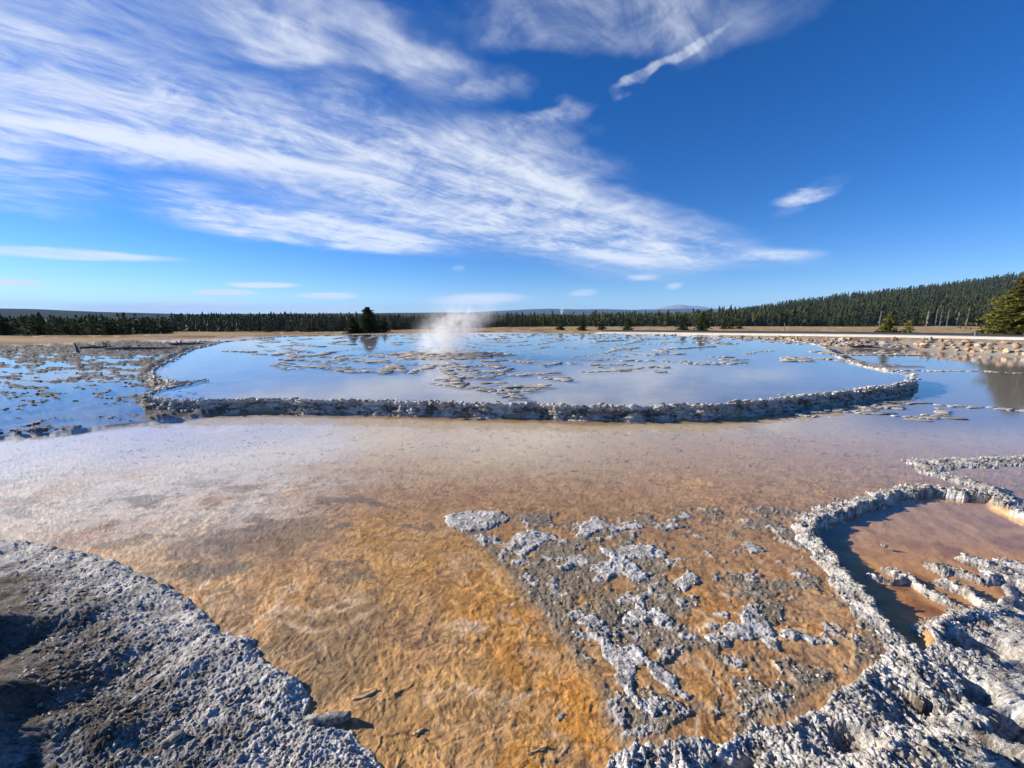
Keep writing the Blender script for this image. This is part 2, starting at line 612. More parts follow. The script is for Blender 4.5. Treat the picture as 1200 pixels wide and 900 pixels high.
# land limit: everything beyond this line is dry
LAND = gp([(-700, 430), (-260, 414), (0, 407), (100, 403), (200, 399.5)], 0.2) + gp([(300, 395), (440, 391.5), (560, 390), (700, 391.5), (800, 393.2)], ZU) + \
    gp([(880, 397.5), (950, 401.5), (1000, 404.5)], 0.25) + gp([(1050, 408), (1100, 411.5), (1130, 413.5), (1200, 418.5), (1320, 427), (1700, 458), (2400, 520)], 0.0)
land_poly = LAND + [(600, 40), (9000, 9000), (-9000, 9000), (-600, 30)]
ROADL = [at_depth(700, 389.5, 51), at_depth(775, 390.0, 48), at_depth(850, 390.8, 44.5), at_depth(950, 391.8, 40), at_depth(1050, 393.0, 36.5), at_depth(1150, 394.8, 33.5),
         at_depth(1200, 395.8, 32), at_depth(1320, 398.5, 29.5), at_depth(1500, 402, 27)]
MOUND_C = at(525, 411, 0.55)
FRONT_FOOT = gp(RIM[13:31], ZU + 0.04)

# side pool on the right and its rims (foreground)
RIDGES = [  # points, crest height, half width
    ([(1330, 532), (1240, 538), (1180, 540), (1130, 543), (1078, 543)], 0.075, 0.15),
    ([(1078, 544), (1098, 555), (1125, 563), (1160, 573), (1166, 581)], 0.075, 0.13),
    ([(1160, 574), (1174, 592), (1200, 605), (1250, 628)], 0.055, 0.12),
    ([(1166, 581), (1122, 578), (1090, 574), (1050, 579), (1015, 591), (985, 601), (957, 611), (951, 627), (966, 647), (986, 669), (1011, 699), (1040, 738), (1064, 765), (1075, 800)], 0.085, 0.125),
    ([(1044, 662), (1066, 672), (1090, 687), (1115, 701), (1138, 714)], 0.0, 0.06),
    ([(1022, 668), (1045, 674), (1066, 674)], -0.035, 0.035),
    ([(1100, 659), (1122, 663), (1148, 672), (1165, 668), (1180, 660)], 0.02, 0.08),
    ([(1115, 678), (1138, 690), (1160, 703), (1185, 727), (1225, 760)], 0.05, 0.09),
    ([(1138, 650), (1160, 655), (1185, 655), (1230, 668)], 0.04, 0.10),
    ([(1086, 740), (1100, 728), (1130, 718), (1160, 716), (1180, 722)], 0.055, 0.10),
]
RIDGES = [(gp(p), hc * 0.85, w * 0.74) for p, hc, w in RIDGES]
side_pool_poly = gp([(1170, 592), (1160, 576), (1122, 578), (1090, 574), (1050, 579), (1015, 591), (985, 601), (957, 611), (951, 627), (966, 647), (986, 669), (1011, 699), (1040, 738),
                     (1066, 764), (1095, 762), (1086, 740), (1100, 728), (1130, 718), (1165, 712), (1190, 722), (1240, 740), (1400, 740), (1400, 640), (1250, 628), (1200, 606)])
white_poly = gp([(690, 925), (715, 893), (742, 872), (775, 880), (800, 866), (850, 872), (880, 852), (920, 850), (950, 838), (985, 812), (1010, 790), (1035, 772), (1060, 752), (1082, 766),
                 (1096, 752), (1085, 738), (1102, 726), (1130, 716), (1165, 712), (1180, 690), (1175, 668), (1205, 655), (1420, 690), (1500, 960), (1100, 1030), (690, 1000)])
bank_poly = gp([(-500, 600), (-160, 612), (0, 631), (50, 639), (105, 648), (160, 671), (190, 684), (222, 703), (258, 738), (298, 752), (303, 770), (322, 786), (352, 800), (362, 826), (358, 838), (396, 852),
                (412, 858), (428, 880), (452, 905), (480, 960), (520, 1100), (-800, 1100), (-1200, 800)])
grit_poly = gp([(528, 596), (600, 600), (680, 598), (780, 598), (880, 588), (945, 596), (958, 640), (1000, 700), (1062, 775), (1000, 815), (950, 845), (850, 870), (740, 880), (742, 910), (722, 880), (705, 845),
                (690, 805), (662, 765), (640, 735), (602, 695), (575, 655), (540, 630)])
orange_poly = gp([(430, 600), (530, 630), (575, 655), (602, 695), (640, 735), (662, 765), (690, 805), (705, 845), (722, 880), (742, 930), (560, 930), (600, 850), (560, 760), (500, 690), (420, 640)])

CRUSTS = [
    zm(480, 580, 4, [(160, 100), (260, 73), (430, 73), (475, 112), (400, 150), (330, 172), (250, 172), (180, 142)]),
    zm(480, 580, 4, [(320, 180), (400, 203), (468, 228), (480, 188), (560, 163), (660, 173), (704, 210), (640, 217), (590, 242), (560, 272), (510, 282), (440, 242), (340, 217)]),
    zm(480, 580, 4, [(785, 192), (808, 138), (870, 98), (920, 128), (990, 146), (1060, 128), (1115, 155), (1000, 166), (880, 168), (830, 198)]),
    zm(480, 580, 4, [(875, 240), (990, 246), (1080, 222), (1215, 268), (1195, 298), (1100, 298), (1020, 296), (1065, 330), (1135, 400), (1060, 412), (1000, 376), (930, 384), (846, 352), (856, 328), (940, 300)]),
    zm(480, 580, 4, [(685, 328), (755, 323), (768, 350), (700, 358)]),
    zm(480, 580, 4, [(780, 602), (862, 556), (910, 600), (895, 640), (985, 655), (990, 668), (900, 660), (830, 622)]),
    zm(640, 700, 4, [(365, 85), (430, 38), (470, 68), (530, 46), (595, 110), (545, 134), (470, 114), (400, 144), (360, 124)]),
    zm(640, 700, 4, [(248, 198), (292, 203), (345, 238), (430, 222), (485, 290), (545, 330), (605, 370), (660, 468), (600, 462), (556, 424), (496, 384), (468, 312), (428, 318), (442, 364), (404, 420), (424, 466),
                     (500, 472), (584, 482), (552, 532), (490, 564), (420, 512), (366, 472), (368, 432), (304, 380), (338, 332), (276, 280)]),
    zm(640, 700, 4, [(738, 178), (800, 166), (856, 210), (834, 234), (750, 214)]),
    zm(640, 700, 4, [(806, 160), (860, 126), (908, 128), (926, 38), (962, 32), (1014, 90), (1054, 130), (1096, 248), (1056, 246), (1000, 202), (930, 204), (850, 198)]),
    zm(750, 600, 2.667, [(98, 220), (150, 186), (194, 208), (142, 254)]),
    zm(750, 600, 2.667, [(436, 366), (520, 380), (600, 402), (616, 424), (520, 402), (436, 388)]),
    zm(750, 600, 2.667, [(60, 40), (110, 32), (156, 48), (66, 58)]),
    zm(750, 600, 2.667, [(225, 200), (256, 202), (246, 220), (226, 216)]),
    zm(640, 700, 4, [(600, 0), (640, 8), (672, 40), (640, 52), (606, 30)]),
    zm(750, 600, 2.667, [(310, 96), (350, 92), (396, 122), (350, 128)]),
    zm(640, 700, 4, [(136, 116), (215, 76), (270, 120), (250, 160), (180, 130)]),
]
CRUST_LABEL = [
    'pale oval crust patch on the orange mat, farthest left of the white patches',
    'curved white crust patch just right of the farthest oval one',
    'thin white crust strip running across the tan mud behind the largest patch cluster',
    'large branching white crust patch beside dark grey grit',
    'tiny round white crust spot left of the branching white patch',
    'small white crust patch with a tail above the ring shaped one',
    'arched white crust patch around a small orange hollow',
    'ring shaped white crust patch enclosing an orange puddle',
    'small pale grey crust patch at the left of the pointed white one',
    'tall pointed white crust patch beside a dark cleft',
    'small grey white crust lump right of the branching patch',
    'narrow white crust ledge above a brown puddle near the side pool rim',
    'thin white crust sliver at the far side of the tan mud',
    'single white crust crumb alone on orange mud',
    'short white crust strip behind the pointed patch',
    'grey crust fleck close to the white rim of the side pool',
    'white crust patch at the edge of the bright orange mat',
]
crusts_g = [gp(c) for c in CRUSTS]


# ------------------------------------------------------------------ heights
def GB(X, Y):
    """where the grey grit is dense (around the crust patches) and where the tan mud is left bare"""
    b = 0
    for px, py, rx_, ry_, k in ((690, 690, 0.42, 0.50, 0.34), (770, 730, 0.35, 0.30, 0.30), (830, 850, 0.55, 0.20, 0.30), (960, 800, 0.40, 0.30, 0.25), (870, 650, 0.60, 0.45, -0.26), (790, 800, 0.14, 0.10, -0.3),
                                (730, 775, 0.10, 0.08, -0.3), (950, 770, 0.15, 0.10, -0.3), (790, 860, 0.14, 0.06, -0.3), (890, 790, 0.22, 0.09, -0.3)):
        c = at(px, py)
        b = b + k * np.exp(-((X - c[0]) / rx_) ** 2 - ((Y - c[1]) / ry_) ** 2)
    return b


def land_z(X, Y):
    """dry land beyond the pools"""
    D = np.asarray(Y, np.float32)
    t = np.asarray(X, np.float32) / np.maximum(D, 1)
    left = 1 - sst(t, -0.55, 0.0)
    kl = 0.036 * left + 0.0215 * (1 - left)
    z0 = 0.55 + 0.2 * sst(t, 0.6, 1.1) - 0.25 * left
    dd = D - 44 + 10 * sst(t, 0.4, 1.3)
    far = np.minimum(np.maximum(dd, 0), 120 * left + 230 * (1 - left))
    z = z0 - kl * far
    z = z + 0.12 * perlin(X * 0.11, D * 0.11) + 0.35 * perlin(X * 0.02 + 5, D * 0.02) * sst(D, 40, 120)
    return z


def road_blend(X, Y, z):
    pts = [(p[0], p[1]) for p in ROADL]
    best = np.full(np.shape(X), 1e9, np.float32)
    rz = np.zeros(np.shape(X), np.float32)
    for a, b in zip(ROADL[:-1], ROADL[1:]):
        vx, vy = b[0] - a[0], b[1] - a[1]
        t = np.clip(((X - a[0]) * vx + (Y - a[1]) * vy) / (vx * vx + vy * vy), 0, 1)
        d = (X - a[0] - t * vx) ** 2 + (Y - a[1] - t * vy) ** 2
        m = d < best
        rz = np.where(m, a[2] + t * (b[2] - a[2]), rz)
        best = np.where(m, d, best)
    best = np.sqrt(best)
    f = 1 - sst(best, 3.0, 8.0)
    return z * (1 - f) + (rz - 0.10) * f, best


def base_height(X, Y):
    """ground without the sinter crusts; also returns masks"""
    wx = X + 0.10 * fbm(X * 1.1, Y * 1.1, 3) + 0.03 * perlin(X * 6, Y * 6)
    wy = Y + 0.10 * fbm(X * 1.1 + 40, Y * 1.1 + 7, 3) + 0.03 * perlin(X * 6 + 9, Y * 6)
    near = 1 - sst(Y, 5.0, 9.0)
    vnear = 1 - sst(Y, 2.6, 4.6)
    z = -0.016 + 0.008 * fbm(X * 0.9, Y * 0.9, 3) + 0.012 * near + 0.008 * vnear
    rip = billow(X * 7 + 0.8 * perlin(X * 3, Y * 3), Y * 7, 3)
    z = z + (rip - 0.22) * (0.0025 + 0.004 * near)
    z = z + near * 0.007 * fbm(X * 17 + 2 * perlin(X * 5, Y * 5), Y * 17, 4, 0.6)
    # thin curled cracks in the mat
    crk = np.abs(fbm(X * 1.3 + 3, Y * 1.7 + 8, 4))
    z = z + 0.0035 * (1 - sst(crk, 0.0, 0.016)) * (0.4 + near) * sst(perlin(X * 1.9, Y * 1.9), -0.1, 0.4)
    fl = fbm(X * 1.5 + 0.12 * perlin(X * 6, Y * 6), Y * 1.8 + 0.12 * perlin(X * 6 + 7, Y * 6), 6, 0.66)
    z = z + near * (0.010 + 0.014 * (1 - sst(Y, 2.6, 4.2))) * (terr(fl, 10) * 0.85 + 0.15 * fl) * (0.45 + 0.55 * vnear)
    sg = poly_sd(wx, wy, grit_poly, 1.0)
    gritn = fbm(X * 2.1 + 11, Y * 2.1 + 3, 5, 0.6)
    grit = sst(sg, -0.02, 0.12) * sst(gritn + 0.16 * perlin(X * 0.7, Y * 0.7 + 3) + GB(X, Y) + 0.30 * (1 - sst(sg, 0.0, 0.22)) * (X < 0.9), -0.04, 0.10)
    lump = worley(X * 48, Y * 48)
    z = z + grit * (0.002 + 0.005 * (1 - lump) + 0.010 * terr(fbm(X * 7, Y * 7, 4, 0.65), 5) + 0.007 * fbm(X * 22, Y * 22, 3, 0.65))
    flake = sst(fbm(X * 4.2 + 5 + 0.5 * perlin(X * 2, Y * 2), Y * 5.6 + 9, 5, 0.62) + 0.10 * grit, 0.27, 0.31) * sst(sg, 0.02, 0.12) * near
    z = z + flake * (0.005 + 0.004 * (1 - lump))
    z = z + sst(sg, 0.0, 0.1) * (1 - grit) * -0.004
    su = poly_sd(X, Y, upper_poly, 2.0)
    up = sst(su, -0.12, 0.12)
    sl = poly_sd(wx, wy, left_poly, 2.0)
    lf = sst(sl, -0.10, 0.25) * (1 - up)
    zup = ZU - 0.07 + 0.05 * fbm(X * 0.5, Y * 0.5, 3)
    ridge = 1 - np.abs(fbm(X * 0.30 + 2.0 + 0.3 * perlin(X * 0.8, Y * 0.8), Y * 0.95 + 0.25 * X + 6.0, 4, 0.55)) * 3.2
    zl = ZL - 0.095 + 0.12 * np.clip(ridge, 0, 1) ** 1.4 + 0.045 * fbm(X * 1.2, Y * 2.6, 4) + 0.04 * (billow(X * 5, Y * 7, 3) - 0.2) + 0.075 * np.exp(-((sl - 0.15) / 0.30) ** 2) * (1 + 1.6 * fbm(X * 1.8, Y * 1.8, 4)) + 0.005 * (Y - 12)
    z = z * (1 - up) + zup * up
    z = z * (1 - lf) + zl * lf
    # geyser mound
    md = np.sqrt(((X - MOUND_C[0]) / 4.6) ** 2 + ((Y - MOUND_C[1]) / 3.6) ** 2)
    z = z + 0.15 * (1 - sst(md, 0.35, 1.0)) + 0.12 * (1 - sst(md, 0.4, 1.0)) * fbm(X * 1.6, Y * 1.6, 3)
    # side pool hollow
    sp = poly_sd(X, Y, side_pool_poly, 1.0)
    pool = sst(sp, -0.02, 0.08)
    z = z * (1 - pool) + (-0.080 + 0.012 * fbm(X * 5, Y * 5, 3) + 0.015 * sst(Y, 3.2, 2.4)) * pool
    # bed under the white sinter sheet, so that its hollows stay sinter
    wq = poly_sd(X, Y, white_poly, 1.0)
    z = z - 0.20 * sst(wq, 0.03, 0.22)
    # dry land
    sd = poly_sd(X, Y, land_poly, 4.0)
    sd = np.where((Y > 60) & (sd < 0), 4.0, sd)
    lz = land_z(X, Y)
    lz, rd = road_blend(X, Y, lz)
    landm = sst(sd, -0.4, 2.6)
    landm = np.where(Y > 70, 1.0, landm)
    z = z * (1 - landm) + lz * landm
    z = z + landm * (1 - sst(sd, 1.5, 3.9)) * 0.10 * fbm(X * 1.3, Y * 1.3, 3)
    return z, dict(grit=grit, gritn=gritn, up=up, lf=lf, pool=pool, land=landm, sd=sd, near=near, md=md, sg=sg, crk=crk, rip=rip, fl=fl, flake=flake, wx=wx, wy=wy, rd=rd)


def lerp3(c, d, f):
    return c * (1 - f)[:, None] + np.array(d, np.float32)[None, :] * f[:, None]


def base_colour(X, Y, z, m):
    n = X.shape[0]
    big = fbm(X * 0.55, Y * 0.55, 4)
    mid = fbm(X * 2.2 + 5, Y * 2.2, 4, 0.6)
    fin = fbm(X * 11, Y * 11 + 4, 4, 0.65)
    c = np.tile(np.array([0.46, 0.285, 0.15], np.float32), (n, 1))
    c = lerp3(c, (0.71, 0.575, 0.385), sst(Y, 4.2, 7.5))                      # silica mud towards the rim, lightened further to paint in sky reflection
    c = lerp3(c, (0.72, 0.67, 0.62), sst(Y, 3.0, 4.8) * sst(-X - 0.25 * Y + 1.6 * fbm(X * 0.5 - 0.4 * Y, Y * 0.9 + 0.3 * X, 4), 0.2, 3.0))  # pale grey mud at left; the sky's whitish sheen is in this colour
    c = lerp3(c, (0.47, 0.235, 0.075), sst(big + 0.6 * mid, 0.02, 0.45) * (1 - sst(Y, 3.5, 7.5)) * 0.8)
    c = lerp3(c, (0.58, 0.39, 0.22), sst(X, 0.5, 3.5) * sst(Y, 3.4, 4.5) * (1 - sst(Y, 6.5, 8.5)) * 0.6)
    so = poly_sd(m['wx'], m['wy'], orange_poly, 1.0)
    c = lerp3(c, (0.70, 0.31, 0.03), sst(so, -0.02, 0.18) * sst(0.5 - (Y - 2.2) * 0.35 + mid, -0.2, 0.6))
    c = lerp3(c, (0.62, 0.24, 0.012), sst(so, 0.0, 0.05) * (1 - sst(so, 0.1, 0.35)) * (1 - sst(Y, 2.6, 3.4)) * 0.6)
    c = lerp3(c, (0.50, 0.29, 0.105), np.exp(-((X + 0.25 * (Y - 1.6) + 0.25) / (0.75 + 0.30 * Y)) ** 2) * (1 - sst(Y + 0.8 * big, 3.4, 6.0)) * sst(0.65 + 0.9 * mid + 0.5 * fin, 0.1, 0.9) * 0.9)
    # each thin layer of the mat has its own tint
    kk = np.floor(m['fl'] * 10 + 40).astype(np.int32)
    h1 = RV[PERM[kk & 4095]] - 0.5
    h2 = RV[PERM[(kk * 31 + 5) & 4095]] - 0.5
    lw = (1 - sst(Y, 4.0, 7.0))
    c = c * (1 + 0.55 * (h1 * lw)[:, None])
    c = lerp3(c, (0.58, 0.43, 0.27), np.clip(h2 * 2 - 0.35, 0, 1) * lw * 0.8)
    # olive grey patches
    og = sst(fbm(X * 1.1 + 0.5 * Y + 13, Y * 2.0 + 2, 5, 0.6), 0.14, 0.30) * sst(Y, 2.6, 3.4) * (1 - sst(Y, 4.6, 6.0)) * (1 - sst(X, -0.8, 0.2))
    c = lerp3(c, (0.16, 0.14, 0.10), og * 0.75)
    # grey wet patches on the left, near the bank
    gpz = np.exp(-(((X + 2.5) / 0.55) ** 2 + ((Y - 4.15) / 0.35) ** 2)) + np.exp(-(((X + 3.0) / 0.9) ** 2 + ((Y - 3.75) / 0.25) ** 2)) + np.exp(-(((X + 1.4) / 0.5) ** 2 + ((Y - 2.55) / 0.5) ** 2))
    c = lerp3(c, (0.155, 0.13, 0.095), sst(gpz + 1.3 * mid * sst(gpz, 0.05, 0.3), 0.35, 0.7) * 0.55)
    # brown green algae clots
    al = sst(mid + 0.8 * fin, 0.24, 0.60) * (1 - sst(Y, 4.2, 6.5))
    c = lerp3(c, (0.11, 0.07, 0.025), al * 0.7)
    # dark specks and thin veins
    c = lerp3(c, (0.16, 0.11, 0.07), (1 - sst(m['crk'], 0.004, 0.024)) * sst(fin + 0.6 * mid, -0.25, 0.2) * 0.8 * (1 - sst(Y, 7.5, 9)))
    # pinkish white mineral streaks
    stk = np.abs(fbm(X * 1.5 + 7, Y * 1.9 + 1, 4))
    c = lerp3(c, (0.62, 0.47, 0.33), (1 - sst(stk, 0.0, 0.085)) * sst(big + 0.3 * mid, -0.05, 0.25) * (1 - sst(Y, 3.0, 4.2)) * 0.9)
    c = c * np.array([1.0, 0.93, 0.78], np.float32)[None] ** (1 - sst(Y, 4.0, 7.0))[:, None] * (0.95 + (0.55 * fin[:, None] + 0.30 * mid[:, None]) * (0.22 + 0.78 * (1 - sst(Y, 2.8, 4.6)))[:, None])
    c = lerp3(c, (0.22, 0.12, 0.05), sst(fbm(X * 4.1 + 3, Y * 5.3, 4, 0.65), 0.10, 0.42) * (1 - sst(Y, 4.5, 7.5)) * 0.55)
    fd = seg_dist(X, Y, FRONT_FOOT)
    c = lerp3(c, (0.36, 0.19, 0.06), (1 - sst(fd + 0.15 * mid, 0.30, 0.62)) * 0.85)  # ochre bottom as seen in the wall's reflection, put into the bed colour
    # grit
    gc = np.tile(np.array([0.22, 0.175, 0.12], np.float32), (n, 1))
    gc = lerp3(gc, (0.33, 0.30, 0.26), sst(fin + 0.5 * m['gritn'], 0.1, 0.6))
    gc = lerp3(gc, (0.30, 0.17, 0.07), sst(-fin + 0.4 * mid, 0.25, 0.6) * 0.6)
    g_ = m['grit']
    c = c * (1 - g_[:, None]) + gc * g_[:, None]
    c = lerp3(c, (0.50, 0.475, 0.44), m['flake'] * (0.6 + 0.4 * sst(fin, -0.3, 0.2)))
    wet = np.clip(0.75 - 0.6 * g_, 0, 1)
    # upper pool floor: milky silica
    uc = np.tile(np.array([0.36, 0.345, 0.33], np.float32), (n, 1)) * (1 + 0.25 * fbm(X * 0.8, Y * 1.5, 3)[:, None])
    c = c * (1 - m['up'][:, None]) + uc * m['up'][:, None]
    lc = np.tile(np.array([0.15, 0.138, 0.125], np.float32), (n, 1)) * (1 + 0.5 * mid[:, None] + 0.3 * fin[:, None])
    c = c * (1 - m['lf'][:, None]) + lc * m['lf'][:, None]
    mdm = 1 - sst(m['md'], 0.5, 1.0)
    c = lerp3(c, (0.40, 0.36, 0.31), mdm)
    wet = wet * (1 - m['lf']) * (1 - mdm)
    # right, outside the terrace: grey silt under the water
    c = lerp3(c, (0.24, 0.22, 0.20), sst(X - 0.72 * Y, 1.0, 3.0) * sst(Y, 7.0, 9.0) * (1 - m['up']) * 0.8)
    # side pool: rusty bottom
    pc = np.tile(np.array([0.60, 0.32, 0.11], np.float32), (n, 1))
    pc = lerp3(pc, (0.34, 0.15, 0.05), sst(fbm(X * 1.8, Y * 2.2 + 3, 3), 0.0, 0.35))
    pc = lerp3(pc, (0.46, 0.34, 0.25), sst(Y, 3.3, 4.2) * 0.6) * (1 + 0.25 * fin[:, None])
    c = c * (1 - m['pool'][:, None]) + pc * m['pool'][:, None]
    # land: pale sinter shore, then tan and rusty meadow
    ln = fbm(X * 0.05, Y * 0.09, 4)
    l2 = fbm(X * 0.5, Y * 0.5, 4)
    lc = np.tile(np.array([0.35, 0.25, 0.125], np.float32), (n, 1))
    t = X / np.maximum(Y, 1)
    lc = lerp3(lc, (0.19, 0.095, 0.045), sst(ln + 0.3 * l2, -0.15, 0.25) * (1 - sst(t, 0.0, 0.25)))
    lc = lerp3(lc, (0.30, 0.19, 0.09), sst(ln, 0.0, 0.3) * sst(t, 0.05, 0.3) * 0.6)
    lc = lerp3(lc, (0.50, 0.45, 0.37), sst(l2 + 0.8 * ln, 0.28, 0.5) * 0.55)
    lc = lerp3(lc, (0.25, 0.21, 0.17), (1 - sst(m['sd'], 1.0, 3.8)) * (Y < 70))
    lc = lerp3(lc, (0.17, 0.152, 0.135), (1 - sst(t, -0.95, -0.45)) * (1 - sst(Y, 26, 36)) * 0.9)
    lc = lerp3(lc, (0.035, 0.036, 0.022), np.maximum(np.where(t < 0.22, sst(Y, 168, 190), sst(Y, 252, 272)), sst(-t, 0.86, 0.90) * sst(Y, 47, 55)))
    lc = lc * (1 + 0.35 * l2[:, None])
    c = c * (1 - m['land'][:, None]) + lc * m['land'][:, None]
    wet = wet * (1 - m['land'])
    return np.concatenate([np.clip(c, 0.008, 0.8), wet[:, None]], 1).astype(np.float32)


# ------------------------------------------------------------------ the ground grid
tin = np.arange(-1.42, 1.4201, 0.0032)
tl = -1.42 - np.cumsum(np.linspace(0.005, 0.060, 46))
tt = np.concatenate([tl[::-1], tin, -tl])
rows_px = np.concatenate([np.arange(1060, 906, -2.2), np.arange(906, 381, -1.18)])
ys = np.array([at(600, p, 0)[1] for p in rows_px])
extra_near = np.linspace(0.5, ys[0], 10)[:-1]
far_rows = np.geomspace(ys[-1], 14000, 70)[1:]
yy = np.concatenate([extra_near, ys, far_rows]).astype(np.float32)
NX, NY = len(tt), len(yy)
GXX = (yy[:, None] * tt[None, :]).astype(np.float32).ravel()
GYY = np.repeat(yy, NX).astype(np.float32)
GZ, GM = base_height(GXX, GYY)
GCOL = base_colour(GXX, GYY, GZ, GM)
idx = np.arange(NX * NY, dtype=np.int32).reshape(NY, NX)
QUADS = np.stack([idx[:-1, :-1], idx[:-1, 1:], idx[1:, 1:], idx[1:, :-1]], -1).reshape(-1, 4)
ground = link('ground', mesh_np('ground', np.stack([GXX, GYY, GZ], 1), QUADS, M_GROUND, GCOL))
tag(ground, kind='structure')


def ground_at(x, y):
    """height of the built ground by bilinear lookup on its grid"""
    j = np.clip(np.searchsorted(yy, y) - 1, 0, NY - 2)
    fy = (y - yy[j]) / (yy[j + 1] - yy[j])
    t = x / y
    i = np.clip(np.searchsorted(tt, t) - 1, 0, NX - 2)
    fx = np.clip((t - tt[i]) / (tt[i + 1] - tt[i]), 0, 1)
    Z = GZ.reshape(NY, NX)
    return float((Z[j, i] * (1 - fx) + Z[j, i + 1] * fx) * (1 - fy) + (Z[j + 1, i] * (1 - fx) + Z[j + 1, i + 1] * fx) * fy)


def overlay(name, sel_pts, height, colour, mat, top_only=0.0):
    """a crust lying on the ground: the cells where height(X,Y) > 0, its rim turned down into the ground"""
    h = height
    keepv = h > 0
    q = keepv[QUADS].any(1)
    Q = QUADS[q]
    used = np.unique(Q)
    remap = np.full(len(GXX), -1, np.int32)
    remap[used] = np.arange(len(used))
    hz = np.where(keepv[used], h[used], -0.012)
    V = np.stack([GXX[used], GYY[used], GZ[used] + hz], 1)
    return link(name, mesh_np(name, V, remap[Q], mat, colour(GXX[used], GYY[used], used)))


# sinter texture, shared by every crust near the camera: nubbly, stretched along the runoff direction
NEARM = GYY < 8.0
NUB = np.zeros_like(GXX)
_x, _y = GXX[NEARM], GYY[NEARM]
_u = _x + 0.05 * fbm(_x * 4, _y * 4, 2)
NUB[NEARM] = 0.36 * (1 - np.minimum(worley(_u * 30, _y * 36), 1)) + 0.40 * (1 - np.minimum(worley(_u * 60 + 3, _y * 64), 1)) + 0.5 * fbm(_x * 12, _y * 12, 5, 0.68)


def white_col(lo=(0.26, 0.23, 0.19), hi=(0.60, 0.58, 0.55), bias=0.0, freq=5.0, brown=(0.22, 0.15, 0.09)):
    def f(x, y, used):
        n_ = fbm(x * freq, y * freq + 2, 4, 0.6)
        k = sst(n_ + bias + 0.55 * (NUB[used] - 0.3), -0.30, 0.35)
        c = np.array(lo, np.float32)[None] * (1 - k)[:, None] + np.array(hi, np.float32)[None] * k[:, None]
        b = sst(fbm(x * 2.3 + 9, y * 2.3, 3), 0.15, 0.5) * 0.45
        c = lerp3(c, brown, b)
        return np.concatenate([c, np.zeros((len(x), 1))], 1).astype(np.float32)
    return f


# --- left bank
rx = GXX + 0.035 * fbm(GXX * 7, GYY * 7, 3)
ry = GYY + 0.035 * fbm(GXX * 7 + 50, GYY * 7, 3)
sb = np.full_like(GXX, -1.0)
sb[NEARM] = poly_sd(rx[NEARM], ry[NEARM], bank_poly, 4.0)


BT = np.zeros_like(GXX)
BT[NEARM] = fbm(_x * 2.4, _y * 2.4 + 5, 5, 0.6)


def bump(px, py, rx_, ry_, hgt, rot=0.0):
    cx, cy = at(px, py)
    c, s = math.cos(rot), math.sin(rot)
    u = (GXX - cx) * c + (GYY - cy) * s
    v = -(GXX - cx) * s + (GYY - cy) * c
    return hgt * np.exp(-(u / rx_) ** 2 - (v / ry_) ** 2)


bh = 0.010 + 0.022 * sst(sb, 0.0, 0.08) + 0.045 * sst(sb, 0.1, 0.8) + 0.024 * (NUB - 0.25) + 0.034 * terr(BT, 9) + 0.010 * fbm(GXX * 3.2, GYY * 3.2, 3)
bh = bh + bump(20, 752, 0.28, 0.12, 0.07, 0.3) + bump(70, 872, 0.22, 0.10, 0.06, 0.3) + bump(130, 876, 0.12, 0.07, 0.045, 0.3) + bump(30, 838, 0.22, 0.10, 0.05, 0.3)
bh = bh - bump(150, 800, 0.35, 0.18, 0.05, -0.5) - bump(190, 722, 0.34, 0.09, 0.04, -0.25)
bh = bh + bump(95, 726, 0.22, 0.10, 0.05, -0.2)
# ridge just outside the picture on the left: the shade over the corner is its shadow
bh = bh + bump(-95, 800, 0.30, 0.45, 0.20, -0.1) + bump(-120, 915, 0.40, 0.42, 0.30)
bh = np.where(sb > 0, np.maximum(bh, 0.004), -1)
bcol0 = white_col((0.12, 0.10, 0.08), (0.42, 0.405, 0.385), 0.0)


def bcol(x, y, used):
    c = bcol0(x, y, used)
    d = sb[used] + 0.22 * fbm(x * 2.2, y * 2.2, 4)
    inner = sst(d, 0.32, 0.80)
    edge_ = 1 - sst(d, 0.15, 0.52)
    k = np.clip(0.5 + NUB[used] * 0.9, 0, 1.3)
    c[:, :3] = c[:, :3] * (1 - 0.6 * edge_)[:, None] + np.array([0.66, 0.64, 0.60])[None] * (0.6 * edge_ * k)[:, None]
    c[:, :3] = c[:, :3] * (1 - 0.78 * inner)[:, None] + np.array([0.095, 0.08, 0.062])[None] * (0.78 * inner)[:, None]  # brownish-grey interior; corner shade is darkened into this colour too
    return c


bank = overlay('sinter_bank', None, bh, bcol, M_SINTER)
tag(bank, 'rough grey sinter bank with nubbly white edge beside the orange mud', 'rock formation')

